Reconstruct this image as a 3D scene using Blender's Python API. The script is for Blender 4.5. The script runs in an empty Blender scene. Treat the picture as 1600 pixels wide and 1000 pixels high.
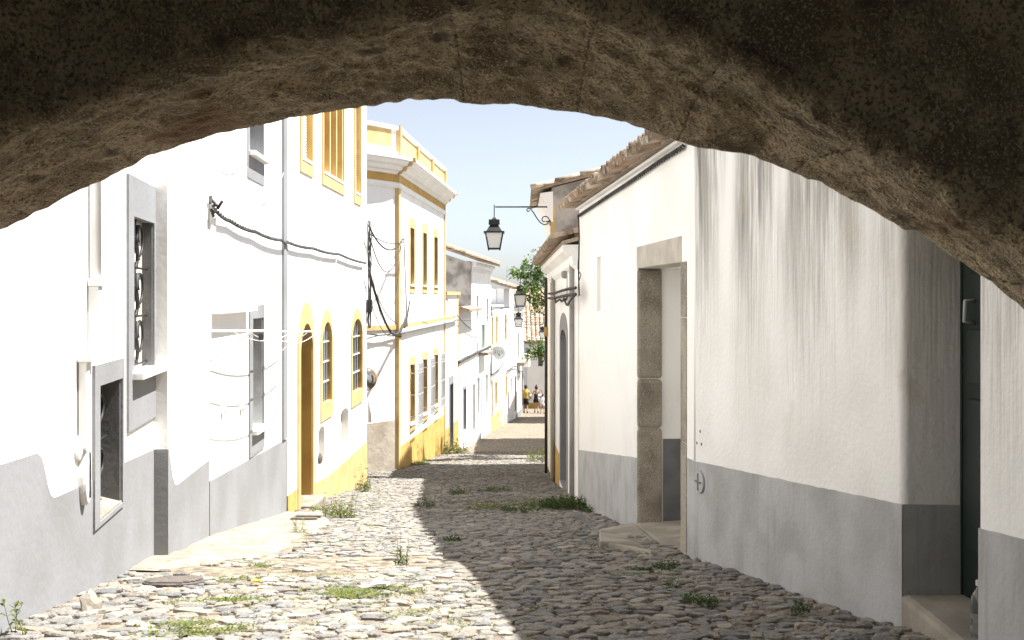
import bpy, bmesh, math, random
from mathutils import Vector, Matrix, noise
from mathutils.geometry import tessellate_polygon
R = math.radians
random.seed(7)
sc = bpy.context.scene
col = sc.collection
# ------------------------------------------------------------------ camera, sky, sun, exposure
F, CX, HY = 1556.0, 800.0, 461.0          # focal length in pixels of a 1600 px wide frame, centre, eye level
cam = bpy.data.cameras.new('camera'); cam_o = bpy.data.objects.new('camera', cam); col.objects.link(cam_o)
cam.sensor_width = 36; cam.lens = 36*F/1600; cam.shift_y = -39/1600
cam.clip_start = .05; cam.clip_end = 30000
cam_o.location = (0, 0, 0); cam_o.rotation_euler = (R(90), 0, 0)
cam.dof.use_dof = True; cam.dof.focus_distance = 13; cam.dof.aperture_fstop = 9
sc.camera = cam_o
SUN_EL = R(63.5); SUN_AZ = math.atan2(1, .07)
sunv = Vector((math.sin(SUN_AZ)*math.cos(SUN_EL), math.cos(SUN_AZ)*math.cos(SUN_EL), math.sin(SUN_EL)))
w = bpy.data.worlds.new('World'); sc.world = w; w.use_nodes = True
nt = w.node_tree; sky = nt.nodes.new('ShaderNodeTexSky'); sky.sky_type = 'NISHITA'; sky.sun_disc = False
sky.sun_elevation = SUN_EL; sky.sun_rotation = SUN_AZ; sky.air_density = .8; sky.dust_density = .9; sky.ozone_density = 3.0
bg = nt.nodes['Background']; bg.inputs['Strength'].default_value = .066
hs = nt.nodes.new('ShaderNodeHueSaturation'); hs.inputs['Saturation'].default_value = .44      # milky summer sky
nt.links.new(sky.outputs[0], hs.inputs['Color']); nt.links.new(hs.outputs[0], bg.inputs['Color'])
sun = bpy.data.lights.new('sun', 'SUN'); sun.energy = 5.0; sun.angle = R(.53); sun.color = (1, .98, .945)
sun_o = bpy.data.objects.new('sun', sun); col.objects.link(sun_o); sun_o.location = (20, 5, 40)
sun_o.rotation_euler = sunv.to_track_quat('Z', 'Y').to_euler()
sc.view_settings.view_transform = 'Standard'; sc.view_settings.look = 'None'
sc.view_settings.exposure = 1.56; sc.view_settings.gamma = 1
sc.render.engine = 'CYCLES'
sc.cycles.use_denoising = True
sc.cycles.max_bounces = 7; sc.cycles.diffuse_bounces = 5; sc.cycles.glossy_bounces = 3
sc.cycles.transmission_bounces = 4; sc.cycles.transparent_max_bounces = 6
sc.cycles.caustics_reflective = False; sc.cycles.caustics_refractive = False

# ------------------------------------------------------------------ materials
MATS = {}
def M(name, base, col2=None, rough=.88, scale=2.0, bump=.25, bscale=30, lo=.35, hi=.68, bdist=.01, spec=.3, metal=0,
      streak=None, detail=4, island=None, stretch=None, fleck=None):
    m = bpy.data.materials.new(name); m.use_nodes = True; t = m.node_tree; N = t.nodes; L = t.links
    b = N['Principled BSDF']; b.inputs['Roughness'].default_value = rough; b.inputs['Metallic'].default_value = metal
    b.inputs['Specular IOR Level'].default_value = spec
    g = N.new('ShaderNodeNewGeometry'); pos = g.outputs['Position']
    def noise_n(sc_, det=detail, vec=None):
        n = N.new('ShaderNodeTexNoise'); n.inputs['Scale'].default_value = sc_; n.inputs['Detail'].default_value = det
        L.new(vec or pos, n.inputs['Vector']); return n.outputs['Fac']
    def ramp(fac, a, b_):
        r = N.new('ShaderNodeMapRange'); r.inputs['From Min'].default_value = a; r.inputs['From Max'].default_value = b_
        r.interpolation_type = 'SMOOTHSTEP'; L.new(fac, r.inputs['Value']); return r.outputs[0]
    def mix(fac, a, b_):
        x = N.new('ShaderNodeMix'); x.data_type = 'RGBA'
        if isinstance(fac, (int, float)): x.inputs[0].default_value = fac
        else: L.new(fac, x.inputs[0])
        for i, v in ((6, a), (7, b_)):
            if isinstance(v, (tuple, list)): x.inputs[i].default_value = (*v, 1)
            else: L.new(v, x.inputs[i])
        return x.outputs[2]
    def mathn(op, a, b_):
        x = N.new('ShaderNodeMath'); x.operation = op
        for i, v in enumerate((a, b_)):
            if isinstance(v, (int, float)): x.inputs[i].default_value = v
            else: L.new(v, x.inputs[i])
        return x.outputs[0]
    def scaled(v):
        x = N.new('ShaderNodeVectorMath'); x.operation = 'MULTIPLY'; L.new(pos, x.inputs[0]); x.inputs[1].default_value = v
        return x.outputs[0]
    c = base
    if col2 is not None:
        c = mix(ramp(noise_n(scale, vec=scaled(stretch) if stretch else None), lo, hi), base, col2)
    if island:                                   # several colours, one for each stone / tile / leaf
        oi = N.new('ShaderNodeObjectInfo')
        rnd = mathn('FRACT', mathn('ADD', g.outputs['Random Per Island'], oi.outputs['Random']), 0)
        cr = N.new('ShaderNodeValToRGB'); cr.color_ramp.interpolation = 'CONSTANT'
        e = cr.color_ramp.elements; n = len(island)
        e[0].position = 0; e[0].color = (*island[0], 1); e[1].position = 1/n; e[1].color = (*island[1], 1)
        for i in range(2, n):
            k = e.new(i/n); k.color = (*island[i], 1)
        L.new(rnd, cr.inputs[0])
        c = mix(ramp(noise_n(scale), lo, hi), cr.outputs[0], c if not isinstance(c, tuple) else base) if col2 else cr.outputs[0]
        rnd2 = mathn('FRACT', mathn('MULTIPLY', rnd, 17.3), 0)
        hv = N.new('ShaderNodeHueSaturation'); L.new(c, hv.inputs['Color'])
        L.new(mathn('ADD', mathn('MULTIPLY', rnd2, .5), .75), hv.inputs['Value']); c = hv.outputs[0]
    if streak:                                   # rain streaks running down from the wall top
        for (sx, sz, a, b_, z0, z1, colr, amt) in streak:
            f = ramp(noise_n(1.0, 5, scaled((sx, sx, sz))), a, b_)
            sp = N.new('ShaderNodeSeparateXYZ'); L.new(pos, sp.inputs[0])
            msk = mathn('MULTIPLY', ramp(sp.outputs[2], z0, z1), ramp(noise_n(1.0, 2, scaled((1.7, 1.7, .3))), .33, .62))
            c = mix(mathn('MULTIPLY', mathn('MULTIPLY', f, msk), amt), c, colr)
    if fleck:
        for (fs, a, b_, colr) in fleck:
            c = mix(ramp(noise_n(fs, 3), a, b_), c, colr)
    if isinstance(c, tuple): b.inputs['Base Color'].default_value = (*c, 1)
    else: L.new(c, b.inputs['Base Color'])
    if bump:
        bn = N.new('ShaderNodeBump'); bn.inputs['Strength'].default_value = bump; bn.inputs['Distance'].default_value = bdist
        L.new(noise_n(bscale, 4), bn.inputs['Height']); L.new(bn.outputs[0], b.inputs['Normal'])
    MATS[name] = m; return m
def glass(name, colr, rough=.08):
    m = M(name, colr, rough=rough, bump=0, spec=.6); return m
WHITE = M('white_limewash', (.87, .865, .85), (.80, .79, .77), scale=1.3, bump=.35, bscale=14, bdist=.012)
WHITE_R = M('white_limewash_weathered', (.87, .86, .835), (.79, .775, .74), scale=1.1, bump=.4, bscale=22, bdist=.01, lo=.42, hi=.75,
            streak=[(19, .9, .56, .78, -.6, 1.6, (.36, .34, .30), .3), (5.2, 1.1, .62, .78, -1.8, .8, (.5, .46, .39), .25)])
WHITE_S = M('white_limewash_streaked', (.86, .85, .825), (.78, .765, .735), scale=1.4, bump=.5, bscale=28, bdist=.012, lo=.4, hi=.7,
            streak=[(26, .7, .38, .70, -.9, 1.1, (.34, .32, .29), .75), (80, 2.2, .42, .66, -1.3, .9, (.34, .32, .285), .8), (3.2, .6, .38, .60, -.6, 1.1, (.27, .258, .232), .85), (9, 1.3, .48, .66, -.1, 1.1, (.15, .142, .128), .85),
                    (26, 1.6, .55, .75, -1.6, .6, (.42, .38, .31), .4), (2.6, 2.0, .60, .74, -1.4, -.3, (.52, .46, .36), .5)])
GREY = M('grey_dado_paint', (.44, .442, .448), (.345, .343, .336), scale=2.6, bump=.45, bscale=34, lo=.38, hi=.70,
         streak=[(7, 1.2, .52, .72, -3.5, -1.2, (.24, .235, .226), .6), (24, 1.0, .5, .75, -4.5, -1.0, (.30, .295, .28), .5), (3, 3, .55, .7, -1.6, -3.2, (.40, .36, .29), .6)])
GREY_L = M('grey_dado_paint_pale', (.265, .267, .276), (.222, .222, .223), scale=1.4, bump=.3, bscale=22)
OCHRE = M('ochre_paint', (.56, .36, .11), (.46, .285, .085), scale=2.6, bump=.25, bscale=30)
OCHRE_L = M('ochre_stone_paint', (.58, .42, .20), (.48, .335, .145), scale=3.0, bump=.25, bscale=34)
CEMENT = M('bare_cement_render', (.42, .395, .365), (.20, .185, .17), scale=1.7, bump=.6, bscale=18, lo=.42, hi=.66, bdist=.03)
STUCCO = M('rough_beige_stucco', (.40, .35, .285), (.29, .25, .20), scale=1.3, bump=.35, bscale=9, bdist=.04, lo=.4, hi=.75)
GRANITE = M('granite', (.36, .32, .26), (.20, .175, .14), scale=3.0, bump=.6, bscale=60, bdist=.008, lo=.38, hi=.7,
            fleck=[(95, .56, .66, (.10, .09, .075)), (70, .6, .7, (.52, .48, .40))])
SLAB = M('worn_stone_slab', (.34, .30, .245), (.22, .195, .16), scale=3.0, bump=.5, bscale=30, bdist=.012)
LINTEL = M('pale_lintel_stone', (.50, .465, .40), (.40, .365, .31), scale=4, bump=.5, bscale=60, bdist=.006)
ROCK = M('arch_rock', (.56, .45, .29), (.22, .17, .105), scale=3.4, bump=1.0, bscale=85, bdist=.03, lo=.36, hi=.62, detail=7,
         fleck=[(8.5, .50, .66, (.58, .475, .31)), (88, .47, .66, (.17, .13, .082)), (30, .54, .70, (.20, .155, .10)), (140, .52, .66, (.60, .50, .35)), (1.6, .56, .70, (.27, .18, .10)), (5.5, .6, .72, (.15, .12, .08))])
DIRT = M('street_dirt', (.27, .222, .165), (.09, .072, .052), scale=11, bump=.8, bscale=22, bdist=.03,
         fleck=[(60, .58, .68, (.20, .17, .135))])
FARDIRT = DIRT
COBBLE = M('cobble_stone', (.20, .17, .13), (.26, .22, .17), scale=7, bump=1.0, bscale=42, bdist=.015, lo=.48, hi=.78, rough=.85, fleck=[(85, .56, .70, (.10, .095, .085)), (33, .6, .75, (.32, .285, .235))],
           island=[(.22, .208, .188), (.26, .237, .198), (.175, .172, .168), (.225, .207, .18), (.195, .187, .176), (.28, .252, .21), (.15, .149, .147), (.21, .183, .148), (.238, .219, .192)])
CONC = M('pale_concrete', (.285, .255, .21), (.20, .17, .13), scale=3.2, bump=.8, bscale=24, bdist=.03, fleck=[(14, .54, .70, (.17, .145, .11)), (70, .55, .68, (.32, .285, .235)), (2.2, .55, .68, (.30, .26, .205))])
IRON = M('black_iron', (.018, .019, .02), (.03, .03, .03), rough=.5, scale=8, bump=.1)
RUST = M('rusty_cast_iron', (.135, .115, .095), (.085, .075, .068), rough=.8, scale=20, bump=.6, bscale=70)
GREYIRON = M('grey_painted_iron', (.42, .43, .44), rough=.55, bump=.1)
CABLE = M('black_cable', (.03, .028, .026), (.08, .075, .07), rough=.7, scale=9, bump=.2)
CABLE_W = M('white_cable', (.55, .54, .52), (.4, .39, .37), rough=.7, scale=9, bump=.1)
PVC = M('white_pipe', (.74, .73, .71), (.64, .63, .60), rough=.5, scale=2, bump=.1)
GREYPIPE = M('grey_pipe', (.34, .34, .335), (.27, .27, .265), rough=.6, scale=2, bump=.1)
GREEN = M('dark_green_paint', (.012, .022, .018), (.02, .03, .026), rough=.38, scale=3, bump=.15, bscale=8, spec=.5)
SHUT = M('green_shutter_paint', (.03, .085, .05), (.045, .10, .065), rough=.5, scale=3, bump=.1)
BROWN = M('brown_wood', (.12, .075, .045), (.08, .05, .03), rough=.6, scale=4, bump=.3, stretch=(8, 8, 1))
DARKWOOD = M('dark_wood', (.035, .028, .024), (.055, .045, .038), rough=.6, scale=4, bump=.3)
GREYDOOR = M('grey_door', (.16, .16, .165), (.12, .12, .12), rough=.6, scale=4, bump=.2)
CREAM = M('cream_shutter', (.62, .57, .48), (.54, .49, .41), rough=.7, scale=3, bump=.2)
PANE = glass('window_glass', (.05, .058, .062))
PANE_L = glass('window_glass_curtained', (.34, .35, .35), .15)
LAMPGLASS = M('frosted_lamp_glass', (.74, .75, .73), rough=.35, bump=0, spec=.5)
TILE = M('roof_tile', (.40, .24, .15), (.20, .165, .12), scale=6, bump=.6, bscale=30, bdist=.01, lo=.4, hi=.66,
         island=[(.40, .30, .22), (.48, .41, .32), (.36, .30, .24), (.52, .45, .36), (.40, .27, .19), (.45, .38, .30)])
TILE_FAR = M('roof_tile_far', (.38, .22, .13), (.22, .16, .11), scale=1.6, bump=.5, bscale=12, lo=.35, hi=.7)
ROOFBED = M('roof_mortar', (.40, .33, .26), (.25, .2, .15), scale=4, bump=.6, bscale=20, bdist=.02)
BRICK = M('red_brick', (.36, .15, .085), (.27, .12, .07), scale=3, bump=.4, bscale=30)
SHADE_WHITE = M('white_wall_shade_tint', (.74, .74, .75), (.68, .68, .69), scale=1.5, bump=.3, bscale=14)  # white dulled and cooled: lavender of a gable in shade put into the colour
LEAF = M('orange_tree_leaf', (.05, .10, .025), rough=.5, bump=0, spec=.4, island=[(.07, .15, .03), (.12, .21, .04), (.05, .11, .025), (.24, .28, .05), (.09, .17, .04)])
WEED = M('weed_leaf', (.10, .14, .04), rough=.7, bump=0, island=[(.14, .18, .04), (.19, .21, .055), (.10, .14, .03), (.24, .22, .08), (.13, .17, .04)])
WEED_D = M('weed_leaf_dark', (.05, .09, .025), rough=.65, bump=0, island=[(.05, .095, .022), (.075, .125, .03), (.04, .075, .02), (.10, .13, .035)])
DRYW = M('dry_stalk', (.30, .26, .13), rough=.8, bump=0, island=[(.26, .24, .10), (.34, .29, .15), (.18, .20, .07)])
for m_ in (LEAF, WEED, WEED_D, DRYW):
    t_ = m_.node_tree; b_ = t_.nodes['Principled BSDF']; tr_ = t_.nodes.new('ShaderNodeBsdfTranslucent'); mx_ = t_.nodes.new('ShaderNodeMixShader'); mx_.inputs[0].default_value = .4
    t_.links.new(b_.inputs['Base Color'].links[0].from_socket, tr_.inputs['Color']); t_.links.new(b_.outputs[0], mx_.inputs[1]); t_.links.new(tr_.outputs[0], mx_.inputs[2])
    t_.links.new(mx_.outputs[0], t_.nodes['Material Output'].inputs['Surface'])
BARK = M('bark', (.11, .085, .06), (.06, .045, .03), scale=8, bump=.7, bscale=30)
SKIN = M('skin', (.42, .24, .16), rough=.6, bump=0)
HAIR = M('dark_hair', (.035, .02, .012), rough=.6, bump=0)
YSHIRT = M('yellow_shirt', (.50, .36, .075), (.42, .30, .06), scale=12, rough=.9, bump=.2)
BLACKCLOTH = M('black_cloth', (.014, .015, .02), (.03, .03, .035), scale=12, rough=.9, bump=.2)
WHITECLOTH = M('white_cloth', (.72, .72, .72), (.6, .6, .62), scale=12, rough=.9, bump=.2)
BLUECLOTH = M('blue_cloth', (.03, .045, .11), (.05, .06, .13), scale=12, rough=.9, bump=.2)
CLEAR = M('clear_plastic', (.9, .92, .92), rough=.04, bump=0, spec=.6)
CLEAR.node_tree.nodes['Principled BSDF'].inputs['Transmission Weight'].default_value = .93
CLEAR.node_tree.nodes['Principled BSDF'].inputs['IOR'].default_value = 1.3
FARHAZE = M('far_haze_blue', (.10, .15, .20), rough=.35, bump=0, spec=.5)  # blue of distant haze put into the colour
FIELD = M('far_plain', (.17, .17, .13), (.12, .13, .09), scale=.004, bump=0)
DISH = M('satellite_dish_paint', (.70, .70, .69), (.64, .64, .63), scale=4, rough=.5, bump=.1)
PRINT = M('dark_grey_print', (.10, .10, .11), rough=.6, bump=0)
MIRROR = M('convex_mirror_glass', (.6, .6, .6), rough=.05, metal=1, bump=0)
ORANGE = M('orange_plastic', (.6, .2, .03), rough=.4, bump=0)
YELLOWP = M('yellow_plastic', (.75, .6, .05), rough=.5, bump=0)

# ------------------------------------------------------------------ helpers
def link(o, parent=None):
    col.objects.link(o)
    if parent is not None: o.parent = parent
    return o
def root_loc(o):
    while o.parent is not None: o = o.parent
    return o.location.copy()
def tag(o, label=None, cat=None, group=None, kind=None):
    for k, v in (('label', label), ('category', cat), ('group', group), ('kind', kind)):
        if v: o[k] = v
    return o
def thing(name, label, cat, loc=(0, 0, 0), group=None):
    o = bpy.data.objects.new(name, None); o.location = loc; o.empty_display_size = .3
    link(o); return tag(o, label, cat, group)
class MB:
    def __init__(s): s.v = []; s.f = []
    def add(s, vs, fs):
        n = len(s.v); s.v += [tuple(v) for v in vs]; s.f += [tuple(i+n for i in f) for f in fs]; return s
    def hexa(s, p):                      # 8 points: bottom 4, top 4
        return s.add(p, [(0, 3, 2, 1), (4, 5, 6, 7), (0, 1, 5, 4), (1, 2, 6, 5), (2, 3, 7, 6), (3, 0, 4, 7)])
    def box(s, x0, x1, y0, y1, z0, z1):
        return s.hexa([(x0, y0, z0), (x1, y0, z0), (x1, y1, z0), (x0, y1, z0), (x0, y0, z1), (x1, y0, z1), (x1, y1, z1), (x0, y1, z1)])
    def obox(s, fr, u0, u1, z0, z1, o0, o1):
        P = fr.P
        return s.hexa([P(u0, z0, o0), P(u1, z0, o0), P(u1, z0, o1), P(u0, z0, o1), P(u0, z1, o0), P(u1, z1, o0), P(u1, z1, o1), P(u0, z1, o1)])
    def prism(s, a, b):                  # two matching loops
        n = len(a); s.add(list(a)+list(b), [tuple(range(n))[::-1], tuple(range(n, 2*n))] + [(i, (i+1) % n, n+(i+1) % n, n+i) for i in range(n)]); return s
    def slab(s, fr, outer, holes, o0, o1):
        loops = [outer]+list(holes or [])
        flat = [p for l in loops for p in l]; n = len(flat)
        tris = tessellate_polygon([[Vector((p[0], p[1], 0)) for p in l] for l in loops])
        vs = [fr.P(p[0], p[1], o1) for p in flat]+[fr.P(p[0], p[1], o0) for p in flat]
        fs = [tuple(t) for t in tris]+[tuple(i+n for i in t[::-1]) for t in tris]
        k = 0
        for l in loops:
            m = len(l)
            fs += [(k+i, k+(i+1) % m, n+k+(i+1) % m, n+k+i) for i in range(m)]; k += m
        return s.add(vs, fs)
    def ring(s, fr, outer, inner, o0, o1):
        n = len(outer)
        vs = [fr.P(*p, o1) for p in outer]+[fr.P(*p, o1) for p in inner]+[fr.P(*p, o0) for p in outer]+[fr.P(*p, o0) for p in inner]
        fs = []
        for i in range(n):
            j = (i+1) % n
            fs += [(i, j, n+j, n+i), (2*n+i, 3*n+i, 3*n+j, 2*n+j), (i, 2*n+i, 2*n+j, j), (n+i, n+j, 3*n+j, 3*n+i)]
        return s.add(vs, fs)
    def tube(s, path, r, n=6, close=True):
        path = [Vector(p) for p in path]; m = len(path)
        rs = r if isinstance(r, (list, tuple)) else [r]*m
        vs = []; prev = None
        for i, p in enumerate(path):
            d = (path[min(i+1, m-1)]-path[max(i-1, 0)])
            d = d.normalized() if d.length > 1e-9 else Vector((0, 0, 1))
            if prev is None:
                a = Vector((0, 0, 1)) if abs(d.z) < .9 else Vector((1, 0, 0)); e = d.cross(a).normalized()
            else:
                e = (prev-d*prev.dot(d)); e = e.normalized() if e.length > 1e-6 else d.orthogonal().normalized()
            prev = e; g = d.cross(e)
            for k in range(n):
                t = 2*math.pi*k/n; vs.append(p+(e*math.cos(t)+g*math.sin(t))*rs[i])
        fs = [(i*n+k, i*n+(k+1) % n, (i+1)*n+(k+1) % n, (i+1)*n+k) for i in range(m-1) for k in range(n)]
        if close: fs += [tuple(range(n))[::-1], tuple(range((m-1)*n, m*n))]
        return s.add(vs, fs)
    def loft(s, rings, cap=True):
        n = len(rings[0]); m = len(rings)
        vs = [p for r_ in rings for p in r_]
        fs = [(i*n+k, i*n+(k+1) % n, (i+1)*n+(k+1) % n, (i+1)*n+k) for i in range(m-1) for k in range(n)]
        if cap: fs += [tuple(range(n))[::-1], tuple(range((m-1)*n, m*n))]
        return s.add(vs, fs)
    def build(s, name, mat, parent=None, smooth=False, bevel=0, fix=True):
        me = bpy.data.meshes.new(name)
        if parent is not None: base = root_loc(parent)
        else:
            xs = [v[0] for v in s.v]; ys = [v[1] for v in s.v]; zs = [v[2] for v in s.v]
            base = Vector(((min(xs)+max(xs))/2, (min(ys)+max(ys))/2, min(zs)))
        me.from_pydata([(v[0]-base.x, v[1]-base.y, v[2]-base.z) for v in s.v], [], s.f)
        if fix:
            bm = bmesh.new(); bm.from_mesh(me); bmesh.ops.recalc_face_normals(bm, faces=bm.faces); bm.to_mesh(me); bm.free()
        me.materials.append(mat)
        if smooth: me.polygons.foreach_set('use_smooth', [True]*len(me.polygons))
        o = bpy.data.objects.new(name, me); link(o, parent)
        if parent is None: o.location = base
        if bevel:
            md = o.modifiers.new('bevel', 'BEVEL'); md.width = bevel; md.segments = 2; md.limit_method = 'ANGLE'; md.angle_limit = R(50)
        return o
def PT(px, D): return Vector(((px-CX)/F*D, D))
class Frame:                              # a vertical wall plane: u along it, z up, o out towards the street
    def __init__(s, a, b, side):
        s.a = Vector(a); d = Vector(b)-s.a; s.L = d.length; s.d = d/s.L
        s.n = Vector((s.d.y, -s.d.x))*side; s.holes = []
    def P(s, u, z, o=0):
        p = s.a+s.d*u+s.n*o; return Vector((p.x, p.y, z))
    def uv(s, px, py, o=0):               # where a line of sight meets the wall plane
        r = Vector(((px-CX)/F, 1)); a = s.a+s.n*o; t = a.dot(s.n)/r.dot(s.n); p = r*t
        return (p-s.a).dot(s.d), -(py-HY)/F*t
    def U(s, px, o=0): return s.uv(px, HY, o)[0]
    def Z(s, px, py, o=0): return s.uv(px, py, o)[1]
    def D(s, u): return (s.a+s.d*u).y
def shape(u0, u1, z0, z1, rise=0, pointed=0, n=10):
    p = [(u0, z0), (u1, z0)]
    if rise <= 0: return p+[(u1, z1), (u0, z1)]
    c = (u0+u1)/2; h = (u1-u0)/2; zs = z1-rise
    for i in range(n+1):
        t = math.pi*i/n; x = math.cos(t); y = math.sin(t)
        if pointed: y = y**(1+pointed)
        p.append((c+h*x, zs+rise*y))
    return p
def exp(sh, e, eb=None):
    us = [p[0] for p in sh]; zs = [p[1] for p in sh]; c = (min(us)+max(us))/2; d = (min(zs)+max(zs))/2
    ku = 1+2*e/(max(us)-min(us)); kz = 1+2*e/(max(zs)-min(zs))
    return [(c+(p[0]-c)*ku, d+(p[1]-d)*kz) for p in sh]
def opening(fr, house, name, u0, u1, z0, z1, sur=(.12, .12, .12, .12), smat=OCHRE_L, rise=0, srise=None, pointed=0, depth=.2, proud=.02,
            pane=PANE, bars=None, barmat=GREYIRON, sill=None, sillmat=WHITE, label=None, panels=None):
    l, r, t, b = sur; b = b or .03
    inner = shape(u0, u1, z0, z1, rise, pointed); outer = shape(u0-l, u1+r, z0-b, z1+t, (srise if srise else rise+t*.6) if rise else 0, pointed)
    fr.holes.append(exp(inner, .012))
    o = MB().slab(fr, exp(inner, .006), None, -depth-.05, -depth).build(name, pane, house)
    if label: o['label'] = label
    MB().ring(fr, outer, inner, -depth-.03, proud).build('surround', smat, o)
    if bars:
        nu, nz, rr = bars; g = MB()
        for i in range(1, nu):
            u = u0+(u1-u0)*i/nu; g.obox(fr, u-rr, u+rr, z0, z1-rise*.25, -depth, -depth+.03)
        for i in range(1, nz):
            z = z0+(z1-z0)*i/nz; g.obox(fr, u0, u1, z-rr, z+rr, -depth+.001, -depth+.034)
        g.build('glazing_bars', barmat, o)
    if sill:
        pr, th = sill
        MB().obox(fr, u0-.06, u1+.06, z0-th, z0+.003, -depth, pr).build('sill', sillmat, o, bevel=.006)
    if panels:
        for (a0, a1, c0, c1, pm) in panels:
            MB().obox(fr, u0+(u1-u0)*a0, u0+(u1-u0)*a1, z0+(z1-z0)*c0, z0+(z1-z0)*c1, -depth, -depth+.03).build('panel', pm, o, bevel=.008)
    return o
def wall(fr, house, outer, mat, thick=.38, name='wall', holes=True, o1=0.):
    return MB().slab(fr, outer, fr.holes if holes else None, o1-thick, o1).build(name, mat, house)
def body(fr, house, u0, u1, zb, zt, depth, mat, thick=.38, name='rear_walls'):
    return MB().obox(fr, u0+.004, u1-.004, zb, zt-.004, -depth, -thick-.003).build(name, mat, house)
G_TAB = [(-8, .75), (0, 1.15), (3, 1.42), (4.7, 1.63), (5.45, 1.78), (8.3, 2.2), (9.9, 2.42), (14.1, 3.1), (15.8, 3.3), (20.9, 3.95), (24.9, 4.36),
         (33.2, 5.25), (36.7, 5.7), (40.2, 6.02), (46.7, 6.4), (51.9, 6.78), (62.5, 7.45), (72, 7.95), (140, 10.5)]
def interp(tab, x):
    if x <= tab[0][0]: return tab[0][1]
    for (a, b), (c, d) in zip(tab, tab[1:]):
        if x <= c: return b+(d-b)*(x-a)/(c-a)
    return tab[-1][1]
def gz(x, y):
    g = (interp(G_TAB, y-.7)+interp(G_TAB, y)*2+interp(G_TAB, y+.7))/4
    c = max(0, min(1, (9-y)/3))
    dr = math.exp(-((x-(interp(XR, y)-.62))/.3)**2)*.05*max(0, min(1, (13-y)/3))
    return -g-.02*x*c-dr
XL = [(-6, -.75), (0, -1.53), (4.717, -2.425), (8.2, -2.951), (8.21, -2.835), (9.9, -3.02), (14.1, -3.18), (20.9, -3.05), (20.95, -3.9), (24.2, -3.7), (24.9, -2.83), (33.2, -2.24),
      (36.7, -1.98), (62.5, .643), (68, .9), (90, 4)]
XR = [(-6, 2.16), (4.6, 2.158), (5.45, 2.137), (8.4, 1.539), (15.8, 1.066), (22.5, .897), (28, .93), (29, 1.45), (40, 1.9), (55, 2.5), (64, 3.2), (66, 8), (90, 10)]
def gpx(px, py):                         # ground point seen at a place of the view
    D = 3.0
    while D < 90:
        x = (px-CX)/F*D
        if -(py-HY)/F*D <= gz(x, D): return Vector((x, D, gz(x, D)))
        D += .02
    return Vector((0, 60, gz(0, 60)))
def spiral(c, ax, ay, r0, r1, turns, ph, n=22):
    return [c+(ax*math.cos(ph+2*math.pi*turns*i/n)+ay*math.sin(ph+2*math.pi*turns*i/n))*(r0+(r1-r0)*i/n) for i in range(n+1)]
def sagline(a, b, sag, n=14, wob=0, seed=0):
    rn = random.Random(seed); a = Vector(a); b = Vector(b); out = []
    for i in range(n+1):
        t = i/n; p = a.lerp(b, t); p.z -= sag*4*t*(1-t)
        if wob and 0 < i < n: p += Vector((rn.uniform(-wob, wob), rn.uniform(-wob, wob), rn.uniform(-wob, wob)))
        out.append(p)
    return out
def cable(name, label, paths, mat=CABLE, cat='cable', group=None, twist=0):
    mb = MB()
    for (pts, r) in paths:
        if twist:
            L = 0; pp = []
            dense = []
            for a, b in zip(pts, pts[1:]):
                k = max(1, int((b-a).length/.045)); dense += [a.lerp(b, i/k) for i in range(k)]
            dense.append(pts[-1])
            for s in range(3):
                q = []
                for i, p in enumerate(dense):
                    t = i*.9+s*2.094; q.append(p+Vector((math.cos(t)*twist*.6, math.cos(t)*twist*.3, math.sin(t)*twist)))
                mb.tube(q, r, 5)
        else: mb.tube(pts, r, 5)
    return tag(mb.build(name, mat, None, smooth=True), label, cat, group)

# ------------------------------------------------------------------ the setting: ground, street, far plain
def grid(name, xs, ys, zf, mat, kind='structure', label=None):
    vs = [(x, y, zf(x, y)) for y in ys for x in xs]; n = len(xs)
    fs = [(j*n+i, j*n+i+1, (j+1)*n+i+1, (j+1)*n+i) for j in range(len(ys)-1) for i in range(n-1)]
    o = MB().add(vs, fs).build(name, mat, None, smooth=True); o['kind'] = kind
    if label: o['label'] = label
    return o
def terrain(x, y):
    if y < 75: return gz(0, y)-.35
    return max(-70, gz(0, 75)-.35-(y-75)*.35)
def hn(x, y): return noise.noise(Vector((x*2.2, y*2.2, 0)))*.014+noise.noise(Vector((x*.6, y*.6, 3)))*.03
grid('ground', [-9000, -3000, -1000, -300, -80, -25, -10, 0, 10, 25, 80, 300, 1000, 3000, 9000],
     [-60, -20, -8]+[i*2 for i in range(0, 46)]+[95, 110, 130, 160, 200, 260, 400, 800, 1600, 3200, 6400], terrain, FIELD, label='ground falling away below the town to a far plain')
grid('water', [-14000, -4000, 0, 4000, 14000], [6300, 9000, 14000, 24000], lambda x, y: -69.0, FARHAZE, label='pale blue strip standing in for the hazy distance on the horizon')  # sheet for the far hazy plain; the haze is only its blue colour
ys = [-7+i*.14 for i in range(int(39/.14))]; ys += [ys[-1]+.5*i for i in range(1, 96)]
vs = []; ncol = 40
for y in ys:
    a, b = interp(XL, y)-.35, interp(XR, y)+.35
    row = [-11]+[a+(b-a)*i/(ncol-1) for i in range(ncol)]+[11]
    for x in row:
        x_ = min(max(x, a), b)
        vs.append((x, y, gz(x_, y)+hn(x_, y)-.010))
nc = ncol+2
street = MB().add(vs, [(j*nc+i, j*nc+i+1, (j+1)*nc+i+1, (j+1)*nc+i) for j in range(len(ys)-1) for i in range(nc-1)]).build('street', DIRT, None, smooth=True)
tag(street, 'narrow street of uneven cobbles running downhill between white houses', kind='structure')

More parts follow.
